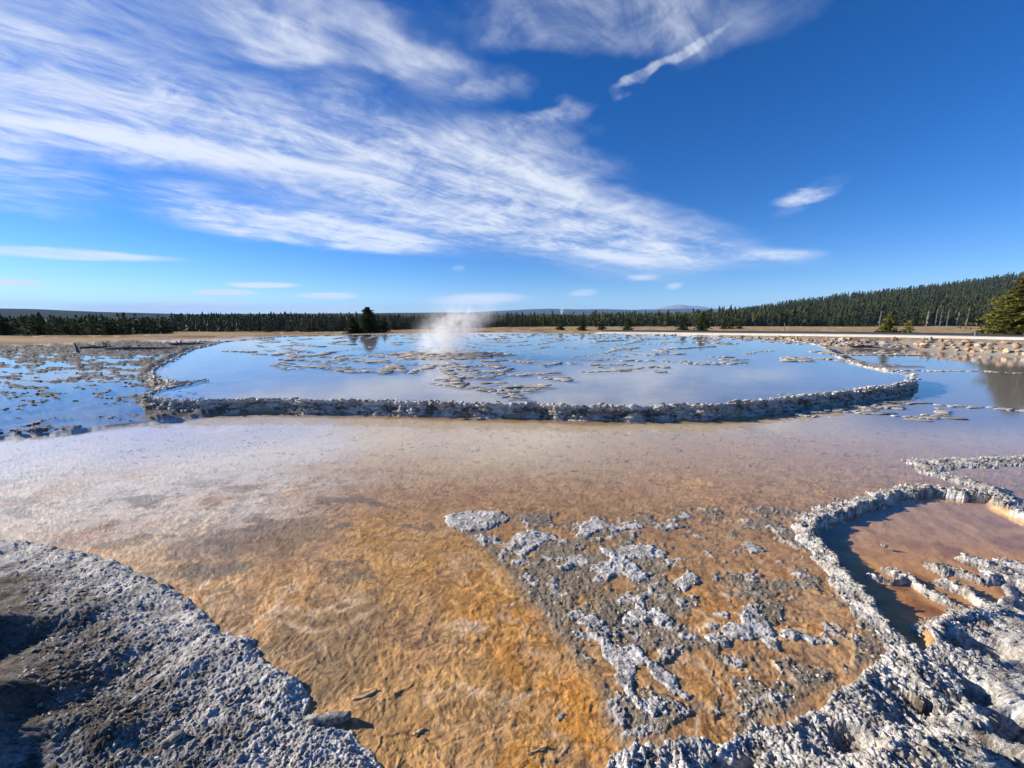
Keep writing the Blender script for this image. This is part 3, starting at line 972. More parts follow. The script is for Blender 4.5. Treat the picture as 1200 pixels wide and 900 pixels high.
# --- right: rims of the side pool and the white sinter sheet
rr = np.full_like(GXX, -1.0)
near_r = NEARM & (GXX > 0.2)
X_, Y_ = rx[near_r], ry[near_r]
best = np.full(X_.shape, -1.0, np.float32)
X1_ = GXX[near_r] + 0.10 * fbm(GXX[near_r] * 5, GYY[near_r] * 5, 5, 0.6)
Y1_ = GYY[near_r] + 0.10 * fbm(GXX[near_r] * 5 + 21, GYY[near_r] * 5, 5, 0.6)
psd = poly_sd(X1_, Y1_, side_pool_poly, 1.0)
lumpy = fbm(X_ * 3.5, Y_ * 3.5 + 2, 3)
for ri, (pts, hc, w) in enumerate(RIDGES):
    d = seg_dist(X1_, Y1_, pts)
    hc_ = hc * 0.52 * (1 + 1.1 * lumpy)
    if ri in (0, 1, 2, 3):
        w_out = w * (1.9 + 1.4 * lumpy)
        out_ = hc_ * np.clip(1 - d / w_out, 0, 1) ** 1.25 + 0.004
        in_ = hc_ - (0.085 + hc_) * np.clip(d / (w * 0.62), 0, 1) ** 1.6
        prof = np.where(psd < 0, np.where(d < w_out, out_, -1), np.where(d < w * 0.62, in_, -1))
    else:
        w_ = w * 1.35 * (1 + 0.7 * lumpy)
        hc_ = hc_ * 0.35 - 0.030
        prof = np.where(d < w_, np.clip(1 - (d / w_) ** 1.1, 0, 1) * (0.085 + hc_) - 0.085, -1)
    best = np.maximum(best, prof)
wsd = poly_sd(X_, Y_, white_poly, 1.5)
wz0 = GZ[near_r]
cx, cy = X_, Y_
steps = fbm(cx * 1.4 + 3, cy * 1.4 + 1, 3)
lay = fbm(cx * 1.7 + 0.9 * cy, cy * 1.2, 5, 0.55)
wz = 0.012 + 0.03 * sst(wsd, 0.05, 0.5) + 0.06 * steps * sst(wsd, 0.05, 0.4) + 0.10 * terr(lay, 11, 0.6) * sst(wsd, 0.0, 0.35) + 0.03 * lay + 0.05 * terr(fbm(cx * 5 + 2.5 * cy, cy * 3.2, 4, 0.6), 5, 0.5) * sst(wsd, 0.0, 0.2) \
    - 0.07 * sst(cx - 1.1 * cy, 0.2, 1.8)
for (hx, hy_, a_, b_, dep, ro) in [(1118, 800, 0.16, 0.09, 0.16, -0.5), (1140, 752, 0.20, 0.09, 0.15, -0.3), (1196, 852, 0.14, 0.10, 0.18, 0), (1190, 690, 0.20, 0.16, 0.20, 0.0), (1062, 845, 0.12, 0.05, 0.08, -0.6),
                                   (1000, 872, 0.10, 0.06, 0.09, 0), (860, 898, 0.10, 0.05, 0.07, 0), (1150, 870, 0.25, 0.05, 0.08, -0.7), (1090, 822, 0.09, 0.06, 0.12, 0)]:
    c0 = at(hx, hy_)
    c_, s_ = math.cos(ro), math.sin(ro)
    u_ = (cx - c0[0]) * c_ + (cy - c0[1]) * s_
    v_ = -(cx - c0[0]) * s_ + (cy - c0[1]) * c_
    q_ = np.sqrt((u_ / a_) ** 2 + (v_ / b_) ** 2) + 0.25 * fbm(cx * 9, cy * 9, 2)
    wz = wz - dep * 0.85 * (1 - sst(q_, 0.75, 1.5))
wz = np.where(wsd > 0, np.maximum(wz, np.maximum(-0.19, wz0 + 0.012)), -1)

tot = np.maximum(best, np.where(wsd > 0, wz, -1))
tot = tot + 0.032 * (NUB[near_r] - 0.25) + 0.04 * (billow(cx * 7, cy * 7, 4, 0.6) - 0.22)
hr = tot - GZ[near_r]
hr = np.where((best > -0.6) | (wsd > 0), hr, -1)
rr[near_r] = hr
rimc = white_col((0.20, 0.17, 0.135), (0.58, 0.56, 0.52), 0.08, 6.0, (0.30, 0.22, 0.15))
side_rim = overlay('sinter_terrace', None, rr, rimc, M_SINTER)
tag(side_rim, 'jagged white sinter rim around the rusty side pool at the right', 'rock formation')

# --- white crust patches on the mud
CRH = GZ.copy()
for ci, cp in enumerate(crusts_g):
    m_ = NEARM & (GXX > -1.2)
    s_ = np.full_like(GXX, -1.0)
    px_, py_ = GXX[m_] + 0.045 * fbm(GXX[m_] * 9, GYY[m_] * 9, 5, 0.65), GYY[m_] + 0.045 * fbm(GXX[m_] * 9 + 30, GYY[m_] * 9, 5, 0.65)
    s_[m_] = poly_sd(px_, py_, cp, 0.3)
    hole = np.zeros_like(GXX)
    hole[m_] = fbm(GXX[m_] * 11 + ci, GYY[m_] * 11, 4, 0.65)
    s_ = s_ + 0.03 * hole
    hh = np.where(s_ > 0, 0.003 + 0.007 * sst(s_, 0, 0.02) + 0.009 * (NUB - 0.22) + 0.008 * terr(hole, 4), -1)
    CRH = np.maximum(CRH, np.where(hh > 0, GZ + hh, -9))
    o = overlay('mineral_crust', None, hh, white_col((0.20, 0.18, 0.15), (0.58, 0.56, 0.53), 0.14 if ci < 12 else -0.1, 9.0), M_SINTER)
    tag(o, CRUST_LABEL[ci], 'crust patch', 'white crust patches on the mud')


# ------------------------------------------------------------------ water
def water(poly, z, mat):
    V = [(x, y, z) for x, y in poly]
    me = bpy.data.meshes.new('water')
    me.from_pydata(V, [], [list(range(len(V)))])
    me.materials.append(mat)
    me.update()
    if me.polygons[0].normal.z < 0:
        me.flip_normals()
    return tag(link('water', me), kind='structure')


water(upper_poly, ZU, M_WATER_UP)
water(left_poly, ZL, M_WATER_UP)
low = gp([(1410, 632), (1250, 628), (1200, 606), (1172, 592), (1166, 581), (1122, 578), (1090, 574), (1050, 579), (1015, 591), (985, 601), (957, 611), (951, 627), (966, 647), (986, 669), (1011, 699), (1040, 738),
          (1064, 765), (1075, 800), (1080, 960), (-300, 960), (-900, 700), (-700, 560)]) + [(-13, 8.2), (-9, 9.0), (-3.5, 9.4), (0, 9.6), (4, 9.7), (7.5, 10.4), (10.2, 13.0)] + \
    gp([(1045, 432), (1000, 420), (985, 412), (985, 401)], 0.0) + [(46, 30), (60, 18), (30, 5)]
water(low, 0.0, M_WATER_LOW)
water(side_pool_poly, -0.052, M_WATER_SIDE)

# ------------------------------------------------------------------ the long rim of the upper terrace (swept wall)
def resample(pts, step):
    P = [np.array(p[:2], float) for p in pts]
    out = []
    for a, b in zip(P[:-1], P[1:]):
        n_ = max(1, int(np.linalg.norm(b - a) / step))
        for i in range(n_):
            out.append(a + (b - a) * i / n_)
    out.append(P[-1])
    return np.array(out)


def smooth_line(P, it=10):
    P = P.copy()
    for _ in range(it):
        P[1:-1] = 0.25 * P[:-2] + 0.5 * P[1:-1] + 0.25 * P[2:]
    return P


def sweep_rim(name, pts, ztop, zin, zout, w_in, w_out, step=0.022, rows=44, seed=0.0, amp=0.07):
    P = smooth_line(resample(pts, step), 14)
    s = np.arange(len(P)) * step
    T = np.gradient(P, axis=0)
    T /= np.linalg.norm(T, axis=1)[:, None] + 1e-9
    P = P + np.stack([T[:, 1], -T[:, 0]], 1) * (0.22 * fbm(s * 0.75 + seed, s * 0 + 4, 3) + 0.07 * fbm(s * 2.6 + seed, s * 0 + 9, 3))[:, None]
    P = smooth_line(P, 4)
    T = np.gradient(P, axis=0)
    T /= np.linalg.norm(T, axis=1)[:, None] + 1e-9
    Nn = np.stack([T[:, 1], -T[:, 0]], 1)            # outward (right hand side of travel)
    s = np.concatenate([[0], np.cumsum(np.linalg.norm(np.diff(P, axis=0), axis=1))])
    w = np.linspace(0, 1, rows)
    ww = np.repeat(w[None], len(P), 0)
    ss_ = np.repeat(s[:, None], rows, 1)
    ztop_ = ztop + 0.075 * fbm(s * 1.1 + seed, s * 0 + seed, 4) - 0.02 + 0.075 * fbm(s * 4 + seed, s * 0 + 3, 4, 0.6)
    wo = w_out * (1 + 0.35 * fbm(s * 0.9 + seed, s * 0 + 8, 3))
    # profile: inner lip (w<.25), crest, outer face
    a = np.clip(ww / 0.25, 0, 1)
    b = np.clip((ww - 0.25) / 0.75, 0, 1)
    d = np.where(ww < 0.25, -w_in * (1 - a), wo[:, None] * (0.30 * b + 0.70 * b ** 2.2))
    z = np.where(ww < 0.25, zin + (ztop_[:, None] - zin) * np.sin(a * math.pi / 2), ztop_[:, None] + (zout - ztop_[:, None]) * (0.85 * b + 0.15 * np.sqrt(b)))
    arc = ww * 1.0
    L1 = billow(ss_ * 3.2 + seed, arc * 2.6 + 0.3 * seed, 3) - 0.22
    L2 = 1 - np.minimum(worley(ss_ * 9 + seed, arc * 8), 1) - 0.4
    L3 = fbm(ss_ * 22 + seed, arc * 18, 3)
    L4 = terr(fbm(ss_ * 1.6 + seed, arc * 5.0, 4, 0.55), 7, 0.6)
    k = amp * (1.3 * L1 + 0.22 * L2 + 0.40 * L3 + 0.9 * L4) * np.sin(np.clip(ww, 0, 1) * math.pi) ** 0.45
    fall = np.where(ww < 0.25, 0.2, 0.25 + 0.75 * np.sin(b * math.pi) ** 0.5)
    d = d + k * fall
    z = z + k * np.where(ww < 0.35, 1.0, 0.35) * 0.8
    X = P[:, 0:1] + Nn[:, 0:1] * d
    Y = P[:, 1:2] + Nn[:, 1:2] * d
    V = np.stack([X, Y, z], -1).reshape(-1, 3)
    n_ = len(P)
    id_ = np.arange(n_ * rows).reshape(n_, rows)
    Fq = np.stack([id_[:-1, :-1], id_[:-1, 1:], id_[1:, 1:], id_[1:, :-1]], -1).reshape(-1, 4)
    cn = fbm(ss_.ravel() * 2.4 + seed, arc.ravel() * 2.5, 4, 0.6) + 0.7 * L2.ravel()
    face_ = sst(b.ravel(), 0.02, 0.2) * (1 - sst(b.ravel(), 0.75, 1.0))  # outer face toned darker between crest and foot
    c = np.array([0.13, 0.11, 0.09], np.float32)[None] + (np.array([0.52, 0.49, 0.44]) - np.array([0.13, 0.11, 0.09]))[None] * sst(cn - 0.14 * face_, -0.42, 0.34)[:, None]
    c = lerp3(c, (0.27, 0.18, 0.11), sst(fbm(ss_.ravel() * 1.1, arc.ravel() * 4 + 5, 3), 0.1, 0.45) * 0.5)
    topf = sst(ww.ravel(), 0.10, 0.20) * (1 - sst(ww.ravel(), 0.33, 0.46))
    c = lerp3(c, (0.60, 0.57, 0.52), topf * 0.65 * sst(cn, -0.45, 0.0))
    lowf = sst(ww.ravel(), 0.72, 0.95)
    c = lerp3(c, (0.56, 0.54, 0.50), lowf * 0.5 * sst(cn, -0.3, 0.2))
    col = np.concatenate([c, np.zeros((len(c), 1))], 1).astype(np.float32)
    return link(name, mesh_np(name, V, Fq, M_RIM, col))


front = gp(RIM[9:33], ZU + 0.04)
long_rim = sweep_rim('sinter_terrace', front, ZU + 0.03, ZU - 0.10, -0.05, 0.18, 0.20, seed=2.0, amp=0.085)
tag(long_rim, 'long curved grey sinter rim holding back the wide upper pool', 'rock formation')
back = gp(RIM[0:10], ZU + 0.04)
back_rim = sweep_rim('sinter_terrace', back, ZU + 0.05, ZU - 0.10, ZL - 0.12, 0.16, 0.30, 0.03, 30, 7.0, 0.08)
tag(back_rim, 'low sunlit sinter rim curving back along the far left of the upper pool', 'rock formation')
tail = gp(RIM[32:], ZU + 0.04)
tail_rim = sweep_rim('sinter_terrace', tail, ZU + 0.05, ZU - 0.10, -0.06, 0.12, 0.30, 0.03, 26, 11.0, 0.07)
tag(tail_rim, 'thin broken sinter rim leading from the terrace tip back to the boulder bank', 'rock formation')


# ------------------------------------------------------------------ lumps: knobs of sinter and boulders
def ico(sub):
    t = (1 + 5 ** 0.5) / 2
    V = [(-1, t, 0), (1, t, 0), (-1, -t, 0), (1, -t, 0), (0, -1, t), (0, 1, t), (0, -1, -t), (0, 1, -t), (t, 0, -1), (t, 0, 1), (-t, 0, -1), (-t, 0, 1)]
    Fa = [(0, 11, 5), (0, 5, 1), (0, 1, 7), (0, 7, 10), (0, 10, 11), (1, 5, 9), (5, 11, 4), (11, 10, 2), (10, 7, 6), (7, 1, 8), (3, 9, 4), (3, 4, 2), (3, 2, 6), (3, 6, 8), (3, 8, 9), (4, 9, 5), (2, 4, 11), (6, 2, 10), (8, 6, 7), (9, 8, 1)]
    V = [Vector(v).normalized() for v in V]
    for _ in range(sub):
        cache, F2 = {}, []

        def mid(a, b):
            k = (min(a, b), max(a, b))
            if k not in cache:
                V.append(((V[a] + V[b]) / 2).normalized())
                cache[k] = len(V) - 1
            return cache[k]
        for a, b, c in Fa:
            ab, bc, ca = mid(a, b), mid(b, c), mid(c, a)
            F2 += [(a, ab, ca), (b, bc, ab), (c, ca, bc), (ab, bc, ca)]
        Fa = F2
    return np.array([tuple(v) for v in V], np.float32), np.array(Fa, np.int32)


def lump(sub, seed, cuts=9, rough=0.12, flat=0.7):
    V, Fa = ico(sub)
    rg = np.random.RandomState(seed)
    for _ in range(cuts):                                   # cleave with planes
        d = rg.normal(size=3)
        d /= np.linalg.norm(d)
        lim = rg.uniform(0.55, 0.88)
        p = V @ d
        V = V - np.clip(p - lim, 0, None)[:, None] * d[None]
    n_ = fbm(V[:, 0] * 2.2 + seed, V[:, 1] * 2.2 + V[:, 2] * 1.7, 3)
    V = V * (1 + rough * n_)[:, None]
    V *= np.array([1, rg.uniform(0.65, 0.95), flat * rg.uniform(0.8, 1.15)])
    return V.astype(np.float32), Fa


random.seed(4)
boulder_me = []
for i in range(9):
    V, Fa = lump(2, 30 + i, 12, 0.14, 0.78)
    boulder_me.append((i % 3, mesh_np('boulder', V, Fa, M_BOULDER[i % 3], smooth=False)))
BNAME = ['tan', 'reddish brown', 'grey']
shore = resample(gp([(640, 391.3), (700, 391.5), (800, 393.2)], ZU) + gp([(880, 397.5), (950, 401.5), (1000, 404.5)], 0.25) +
                 gp([(1050, 408), (1100, 411.5), (1130, 413.5), (1200, 418.5), (1300, 425.5), (1420, 435)], 0.0), 0.34)
nb = 0
sn = np.gradient(shore, axis=0)
for i, p in enumerate(shore):
    t = p[0] / p[1]
    right = min(1, max(0, (t - 0.25) / 0.7))
    for k in range(3 if right > 0.45 else 1):
        if random.random() < (0.12 if right > 0.45 else 0.35) or nb >= 298:
            continue
        nrm = np.array([-sn[i][1], sn[i][0]])
        nrm /= np.linalg.norm(nrm) + 1e-9
        if nrm[1] < 0:
            nrm = -nrm
        off = random.uniform(0.15, 0.7) + k * random.uniform(0.35, 0.75)
        x, y = p + nrm * off + np.array([random.uniform(-.2, .2), 0])
        sz = random.uniform(0.13, 0.30) * (0.62 + 0.5 * right) * (0.85 if k else 1)
        ci, me = random.choice(boulder_me)
        o = link('boulder', me, None, (x, y, ground_at(x, y) + sz * 0.28))
        o.scale = (sz, sz, sz * random.uniform(0.8, 1.15))
        o.rotation_euler = (random.uniform(-.3, .3), random.uniform(-.3, .3), random.uniform(0, 6.28))
        tag(o, '%s boulder in the rock bank between the pools and the pale road' % BNAME[ci], 'boulder', '%s boulders along the road bank' % BNAME[ci])
        nb += 1

knob_me = []
for i in range(8):
    V, Fa = lump(2, 70 + i, 7, 0.34, 0.55)
    knob_me.append(mesh_np('sinter_lump', V, Fa, M_KNOB))
dark_me = []
for me in knob_me:
    me = me.copy()
    me.materials.clear()
    me.materials.append(M_KNOB_DARK)
    dark_me.append(me)
small_knob = [lump(1, 90 + i, 5, 0.35, 0.55) for i in range(6)]
CH5 = [[(710, 300), (770, 315), (880, 320), (950, 325), (1050, 340), (1200, 345)], [(690, 265), (720, 255), (800, 270), (900, 265), (950, 250)], [(720, 285), (830, 290), (950, 297)],
       [(970, 275), (1060, 285), (1130, 295), (1200, 300)], [(800, 215), (900, 225)], [(930, 210), (1050, 215)], [(450, 245), (580, 250)], [(600, 260), (640, 262)]]
CH6 = [[(70, 290), (150, 300), (210, 290)], [(200, 350), (250, 310), (280, 340)], [(320, 280), (460, 275)], [(320, 350), (380, 330), (450, 310), (540, 320), (600, 315), (700, 310), (740, 325)],
       [(430, 400), (560, 410), (540, 370), (500, 340), (470, 325)], [(560, 370), (680, 370), (760, 350)], [(610, 410), (690, 430), (780, 440), (830, 465)], [(740, 440), (780, 460)], [(660, 295), (790, 285), (880, 298)],
       [(790, 430), (870, 430), (960, 400)], [(780, 355), (860, 360), (1000, 345)], [(940, 370), (1070, 380)], [(950, 315), (1030, 300)], [(600, 335), (720, 345), (800, 330)], [(690, 395), (760, 395)],
       [(760, 415), (900, 410)], [(510, 300), (560, 330), (640, 350)], [(460, 380), (540, 385)]]
CH7 = [[(150, 345), (270, 340), (400, 325), (530, 320)], [(470, 345), (510, 340)], [(190, 310), (330, 310)], [(340, 290), (460, 290)], [(620, 305), (740, 305)], [(740, 272), (810, 275)], [(770, 300), (900, 305)],
       [(800, 285), (880, 285)], [(470, 260), (600, 260)], [(480, 240), (520, 250)], [(530, 235), (730, 225)], [(270, 240), (390, 230)], [(1080, 285), (1200, 290)], [(1090, 275), (1200, 278)], [(200, 200), (330, 195)], [(650, 205), (830, 210)]]
CH8 = [[(80, 400), (240, 400)], [(90, 412), (200, 412)], [(230, 400), (380, 410), (430, 425)], [(370, 405), (420, 415)], [(220, 370), (350, 385), (500, 385), (700, 385)], [(500, 375), (620, 378)]]
CHLOW = [[(590, 455), (800, 460), (1000, 460)], [(1020, 462), (1200, 470)], [(110, 660), (200, 650), (340, 640), (460, 640), (560, 605), (720, 610), (850, 625), (980, 630), (1110, 640), (1200, 645), (1400, 655)],
         [(560, 660), (700, 685), (810, 670), (830, 640)], [(300, 645), (420, 655), (560, 655)], [(420, 625), (560, 620), (640, 640)], [(120, 665), (210, 670)]]
lines = [(gp(zm(150, 350, 4, c), ZU), ZU, 1.0) for c in CH5] + [(gp(zm(400, 350, 4, c), ZU), ZU, 1.0) for c in CH6] + [(gp(zm(650, 350, 4, c), ZU), ZU, 0.9) for c in CH7] + \
        [(gp(zm(900, 320, 4, c), ZU), ZU, 1.1) for c in CH8] + [(gp(zm(900, 320, 4, c), 0.0), 0.0, 0.85) for c in CHLOW]
for q in range(120):
    x0_, y0_ = random.uniform(300, 760 if q < 70 else 960), 396.5 + 36 * random.random() ** 1.5
    w_, s_ = random.uniform(6, 36), random.uniform(-0.12, 0.12)
    lines.append((gp([(x0_, y0_), (x0_ + w_ * 0.5, y0_ + w_ * s_ + random.uniform(-1, 1)), (x0_ + w_, y0_ + w_ * s_ * 1.4)], ZU), ZU, 0.40 + 0.22 * random.random()))
cand = []
for pts, zl_, k in lines:
    P = resample(pts, 0.13)
    for p in P:
        for _ in range(2):
            if random.random() < 0.30:
                continue
            y = p[1]
            sz = random.choice((0.05, 0.07, 0.09, 0.13)) * k * (0.8 + 0.02 * y)
            cand.append((p[0] + random.gauss(0, 0.06), y + random.gauss(0, 0.10), zl_, sz))
# rubble of the geyser mound
for _ in range(560):
    a, r = random.uniform(0, 6.28), math.sqrt(random.random())
    x, y = MOUND_C[0] + 5.6 * r * math.cos(a), MOUND_C[1] + 4.6 * r * math.sin(a)
    cand.append((x, y, None, random.uniform(0.05, 0.16) * (1.15 if r > 0.8 else 0.9)))
# steps of the small pools on the left and the stony far shores
for _ in range(3000):
    px_, py_ = random.uniform(-60, 240), 400 + 108 * random.random() ** 1.6
    x, y = at(px_, py_, ZL)
    if poly_sd(np.array([x]), np.array([y]), left_poly, 1)[0] < 0.02:
        continue
    gz = ground_at(x, y)
    if gz < ZL - 0.015:
        continue
    cand.append((x, y, None, random.uniform(0.02, 0.05) * (0.7 + 0.03 * y)))
for _ in range(420):
    px_ = random.uniform(420, 1060)
    py_ = 391.5 + max(0, px_ - 800) * 0.045 + abs(random.gauss(0, 2.6))
    x, y = at(px_, py_, ZU)
    cand.append((x, y, ZU, random.uniform(0.06, 0.16)))
vis = sorted(range(len(cand)), key=lambda i: -cand[i][3] / cand[i][1])
single = set(vis[:290])
RB = {0: [[], [], 0], 1: [[], [], 0]}
for i, (x, y, zl_, sz) in enumerate(cand):
    z = ground_at(x, y) if zl_ is None else zl_
    rz = random.uniform(0, 6.28)
    sx, sy = sz * random.uniform(0.9, 1.5), sz * random.uniform(0.8, 1.2)
    if zl_ is not None or abs(y - MOUND_C[1]) + abs(x - MOUND_C[0]) < 8:
        rz = random.gauss(0, 0.35) + (math.pi if random.random() < 0.5 else 0)
        sx, sy, sz = sx * 1.75, sy * 1.05, sz * 0.55
    if i in single:
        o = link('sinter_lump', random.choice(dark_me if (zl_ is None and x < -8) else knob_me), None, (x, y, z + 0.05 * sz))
        o.scale = (sx, sy, sz * random.uniform(0.7, 1.2))
        o.rotation_euler = (0, 0, rz)
        if zl_ == ZU:
            tag(o, 'small pale sinter lump breaking the surface of the wide upper pool', 'sinter lump', 'sinter lumps in the upper pool')
        elif zl_ is None and x > -8:
            tag(o, 'small grey sinter lump on the steaming geyser mound', 'sinter lump', 'sinter lumps of the geyser mound')
        elif zl_ is None:
            tag(o, 'small dark sinter lump between the little stepped pools', 'sinter lump', 'sinter lumps of the stepped pools')
        else:
            tag(o, 'small white sinter lump in the low broken rim outside the terrace', 'sinter lump', 'sinter lumps of the low outer rim')
    else:
        V, Fa = small_knob[i % 6]
        c, s = math.cos(rz), math.sin(rz)
        Q = np.stack([(V[:, 0] * c - V[:, 1] * s) * sx + x, (V[:, 0] * s + V[:, 1] * c) * sy + y, V[:, 2] * sz + z + 0.1 * sz], 1)
        R_ = RB[1 if (zl_ is None and x < -4.5 and abs(y - MOUND_C[1]) + abs(x - MOUND_C[0]) > 6) else 0]
        R_[0].append(Q)
        R_[1].append(Fa + R_[2])
        R_[2] += len(V)
def nodules(parent, pts, n, smin, smax, spread, zfun, seed):
    rg = np.random.RandomState(seed)
    P = resample(pts, 0.01)
    cl = np.clip(0.35 + 2.2 * fbm(np.arange(len(P)) * 0.018 + seed, np.arange(len(P)) * 0.0, 3), 0.03, 1)
    Vs, Fs, off = [], [], 0
    for i in range(n):
        for _ in range(6):
            q_ = rg.randint(len(P))
            if rg.rand() < cl[q_]:
                break
        p = P[q_]
        x, y = p[0] + rg.normal() * spread, p[1] + rg.normal() * spread
        z = zfun(x, y)
        sz = smin + (smax - smin) * rg.rand() ** 2
        V, Fa = small_knob[i % 6]
        a = rg.uniform(0, 6.28)
        c, s_ = math.cos(a), math.sin(a)
        Vs.append(np.stack([(V[:, 0] * c - V[:, 1] * s_) * sz * 1.5 + x, (V[:, 0] * s_ + V[:, 1] * c) * sz + y, V[:, 2] * sz * rg.uniform(0.4, 1.0) + z], 1))
        Fs.append(Fa + off)
        off += len(V)
    o = link('nodules', mesh_np('nodules', np.concatenate(Vs), np.concatenate(Fs), M_KNOB), parent)
    return tag(o, kind='stuff')


SRH = GZ + np.where(rr > 0, rr, 0)


def top_at(x, y):
    j = int(np.clip(np.searchsorted(yy, y) - 1, 0, NY - 2))
    i = int(np.clip(np.searchsorted(tt, x / y) - 1, 0, NX - 2))
    return float(SRH[j * NX + i])


nodules(long_rim, front, 110, 0.012, 0.085, 0.09, lambda x, y: ZU + 0.008, 5)
nodules(back_rim, back, 150, 0.02, 0.10, 0.10, lambda x, y: ZU + 0.01, 6)
nodules(tail_rim, tail, 90, 0.03, 0.09, 0.08, lambda x, y: ZU + 0.04, 8)

def flakes(name, parent, P, n, smin, smax, zfun, seed, tilt=0.35, lo=(0.22, 0.195, 0.16), hi=(0.60, 0.575, 0.54), keep=None):
    """thin broken chips of sinter lying about: P (k,2) places to draw from"""
    rg = np.random.RandomState(seed)
    Vs, Fs, Cs, off = [], [], [], 0
    tops, sides = [], []
    for i in range(n):
        x, y = P[rg.randint(len(P))]
        x, y = x + rg.normal() * 0.004, y + rg.normal() * 0.004
        r = smin + (smax - smin) * rg.rand() ** 2.2
        k = 5
        a = np.sort(rg.rand(k)) * 6.283
        el_ = rg.uniform(0.45, 0.9)
        th = r * rg.uniform(0.10, 0.22)
        ro = rg.uniform(0, 6.28)
        px_, py_ = np.cos(a) * r * rg.uniform(0.7, 1.1, k), np.sin(a) * r * el_ * rg.uniform(0.7, 1.1, k)
        u, v = px_ * math.cos(ro) - py_ * math.sin(ro), px_ * math.sin(ro) + py_ * math.cos(ro)
        tx, ty = rg.normal() * tilt, rg.normal() * tilt
        zz = u * tx + v * ty + zfun(x, y)
        Vs.append(np.stack([u + x, v + y, zz + th], 1))
        Vs.append(np.stack([u * 1.04 + x, v * 1.04 + y, zz - th], 1))
        q = rg.rand() ** 1.2
        c = np.array(lo) + (np.array(hi) - np.array(lo)) * q
        Cs.append(np.tile(np.append(c, 0.0), (2 * k, 1)))
        for j in range(k):
            j2 = (j + 1) % k
            Fs.append((off + k + j, off + k + j2, off + j2))
            Fs.append((off + k + j, off + j2, off + j))
        for j in range(1, k - 1):
            Fs.append((off, off + j, off + j + 1))
        off += 2 * k
    o = link(name, mesh_np(name, np.concatenate(Vs), np.array(Fs), M_SINTER, np.concatenate(Cs).astype(np.float32), smooth=False), parent)
    return tag(o, kind='stuff')


BKH = GZ + np.where(bh > 0, bh, 0)


def from_field(Fd):
    def f(x, y):
        j = int(np.clip(np.searchsorted(yy, y) - 1, 0, NY - 2))
        i = int(np.clip(np.searchsorted(tt, x / y) - 1, 0, NX - 2))
        return float(Fd[j * NX + i])
    return f


def spots(mask, seed, n):
    """places picked evenly by area from the grid cells of a mask"""
    rg = np.random.RandomState(seed)
    k = np.nonzero(mask & (np.abs(GXX / GYY) < 1.5) & (GYY > 1.25))[0]
    w = GYY[k].astype(np.float64) ** 1.0
    w /= w.sum()
    k = rg.choice(k, n, p=w)
    return np.stack([GXX[k], GYY[k]], 1)


for rm_, ln_, n_, sd_ in ((long_rim, front, 900, 31), (back_rim, back, 380, 32), (tail_rim, tail, 220, 33)):
    rg_ = np.random.RandomState(sd_)
    Pq = smooth_line(resample(ln_, 0.02), 14)
    Pq = Pq[rg_.randint(len(Pq), size=6000)] + rg_.normal(size=(6000, 2)) * 0.085
    flakes('flakes', rm_, Pq, n_ // 2, 0.02, 0.095, lambda x, y: ZU + 0.008, sd_, 0.16, (0.20, 0.175, 0.145), (0.62, 0.59, 0.55))
flakes('flakes', side_rim, spots((rr > 0.0) & (GXX > 0.2), 1, 9000), 5200, 0.006, 0.034, top_at, 21, 0.20, (0.30, 0.27, 0.23), (0.70, 0.68, 0.64))
flakes('flakes', bank, spots((sb > 0.03), 2, 9000), 3200, 0.005, 0.024, from_field(BKH), 22, 0.2, (0.12, 0.10, 0.075), (0.50, 0.48, 0.45))
gf = flakes('sinter_flakes', None, spots((GM['sg'] > 0.03) & ((GM['flake'] > 0.3) | (GM['grit'] > 0.6) | (CRH > GZ + 0.004)), 3, 9000), 2600, 0.004, 0.020, from_field(CRH), 23, 0.15, (0.24, 0.205, 0.16), (0.64, 0.615, 0.58))
tag(gf, 'thin grey and white sinter chips strewn over the gritty mud', 'chips')
rpts = []
for pts_, hc, w in RIDGES:
    nodules(side_rim, pts_, int(90 * sum(math.dist(a, b) for a, b in zip(pts_[:-1], pts_[1:]))), 0.006, 0.022, w * 0.32, lambda x, y: top_at(x, y), int(1000 * w) + len(pts_))
for k, (m_, lab) in enumerate(((M_KNOB, 'scattered small pale sinter lumps in the upper pool and on the geyser mound'), (M_KNOB_DARK, 'scattered small dark sinter lumps on the ridges of the stepped pools'))):
    rub = link('sinter_rubble', mesh_np('sinter_rubble', np.concatenate(RB[k][0]), np.concatenate(RB[k][1]), m_))
    tag(rub, lab, 'rubble', None, 'stuff')


# ------------------------------------------------------------------ road
def ribbon(name, pts, w0, w1, dz, mat, thick=0.06):
    P = np.array(pts, float)
    Pr = [P[0]]
    for a, b in zip(P[:-1], P[1:]):
        for i in range(1, 13):
            Pr.append(a + (b - a) * i / 12)
    P = smooth_line(np.array(Pr), 8)
    T = np.gradient(P[:, :2], axis=0)
    T /= np.linalg.norm(T, axis=1)[:, None]
    Nn = np.stack([-T[:, 1], T[:, 0]], 1)
    V, Fq = [], []
    for i in range(len(P)):
        for off, zz in ((w0, -thick), (w0, 0), (w1, 0), (w1, -thick)):
            V.append((P[i, 0] + Nn[i, 0] * off, P[i, 1] + Nn[i, 1] * off, P[i, 2] + dz + zz))
    for i in range(len(P) - 1):
        for k in range(3):
            Fq.append((4 * i + k, 4 * i + 4 + k, 4 * i + 5 + k, 4 * i + 1 + k))
    me = mesh_np(name, np.array(V), np.array(Fq), mat, smooth=False)
    return tag(link(name, me), kind='structure')


rp = ROADL[::-1]
# which side is away from the camera
road_pts = [p for p in ROADL]
ribbon('path', road_pts, -2.2, 2.4, 0.02, M_ROAD_PALE, 0.25)
ribbon('road', road_pts, 2.5, 6.5, 0.10, M_ASPHALT, 0.35)

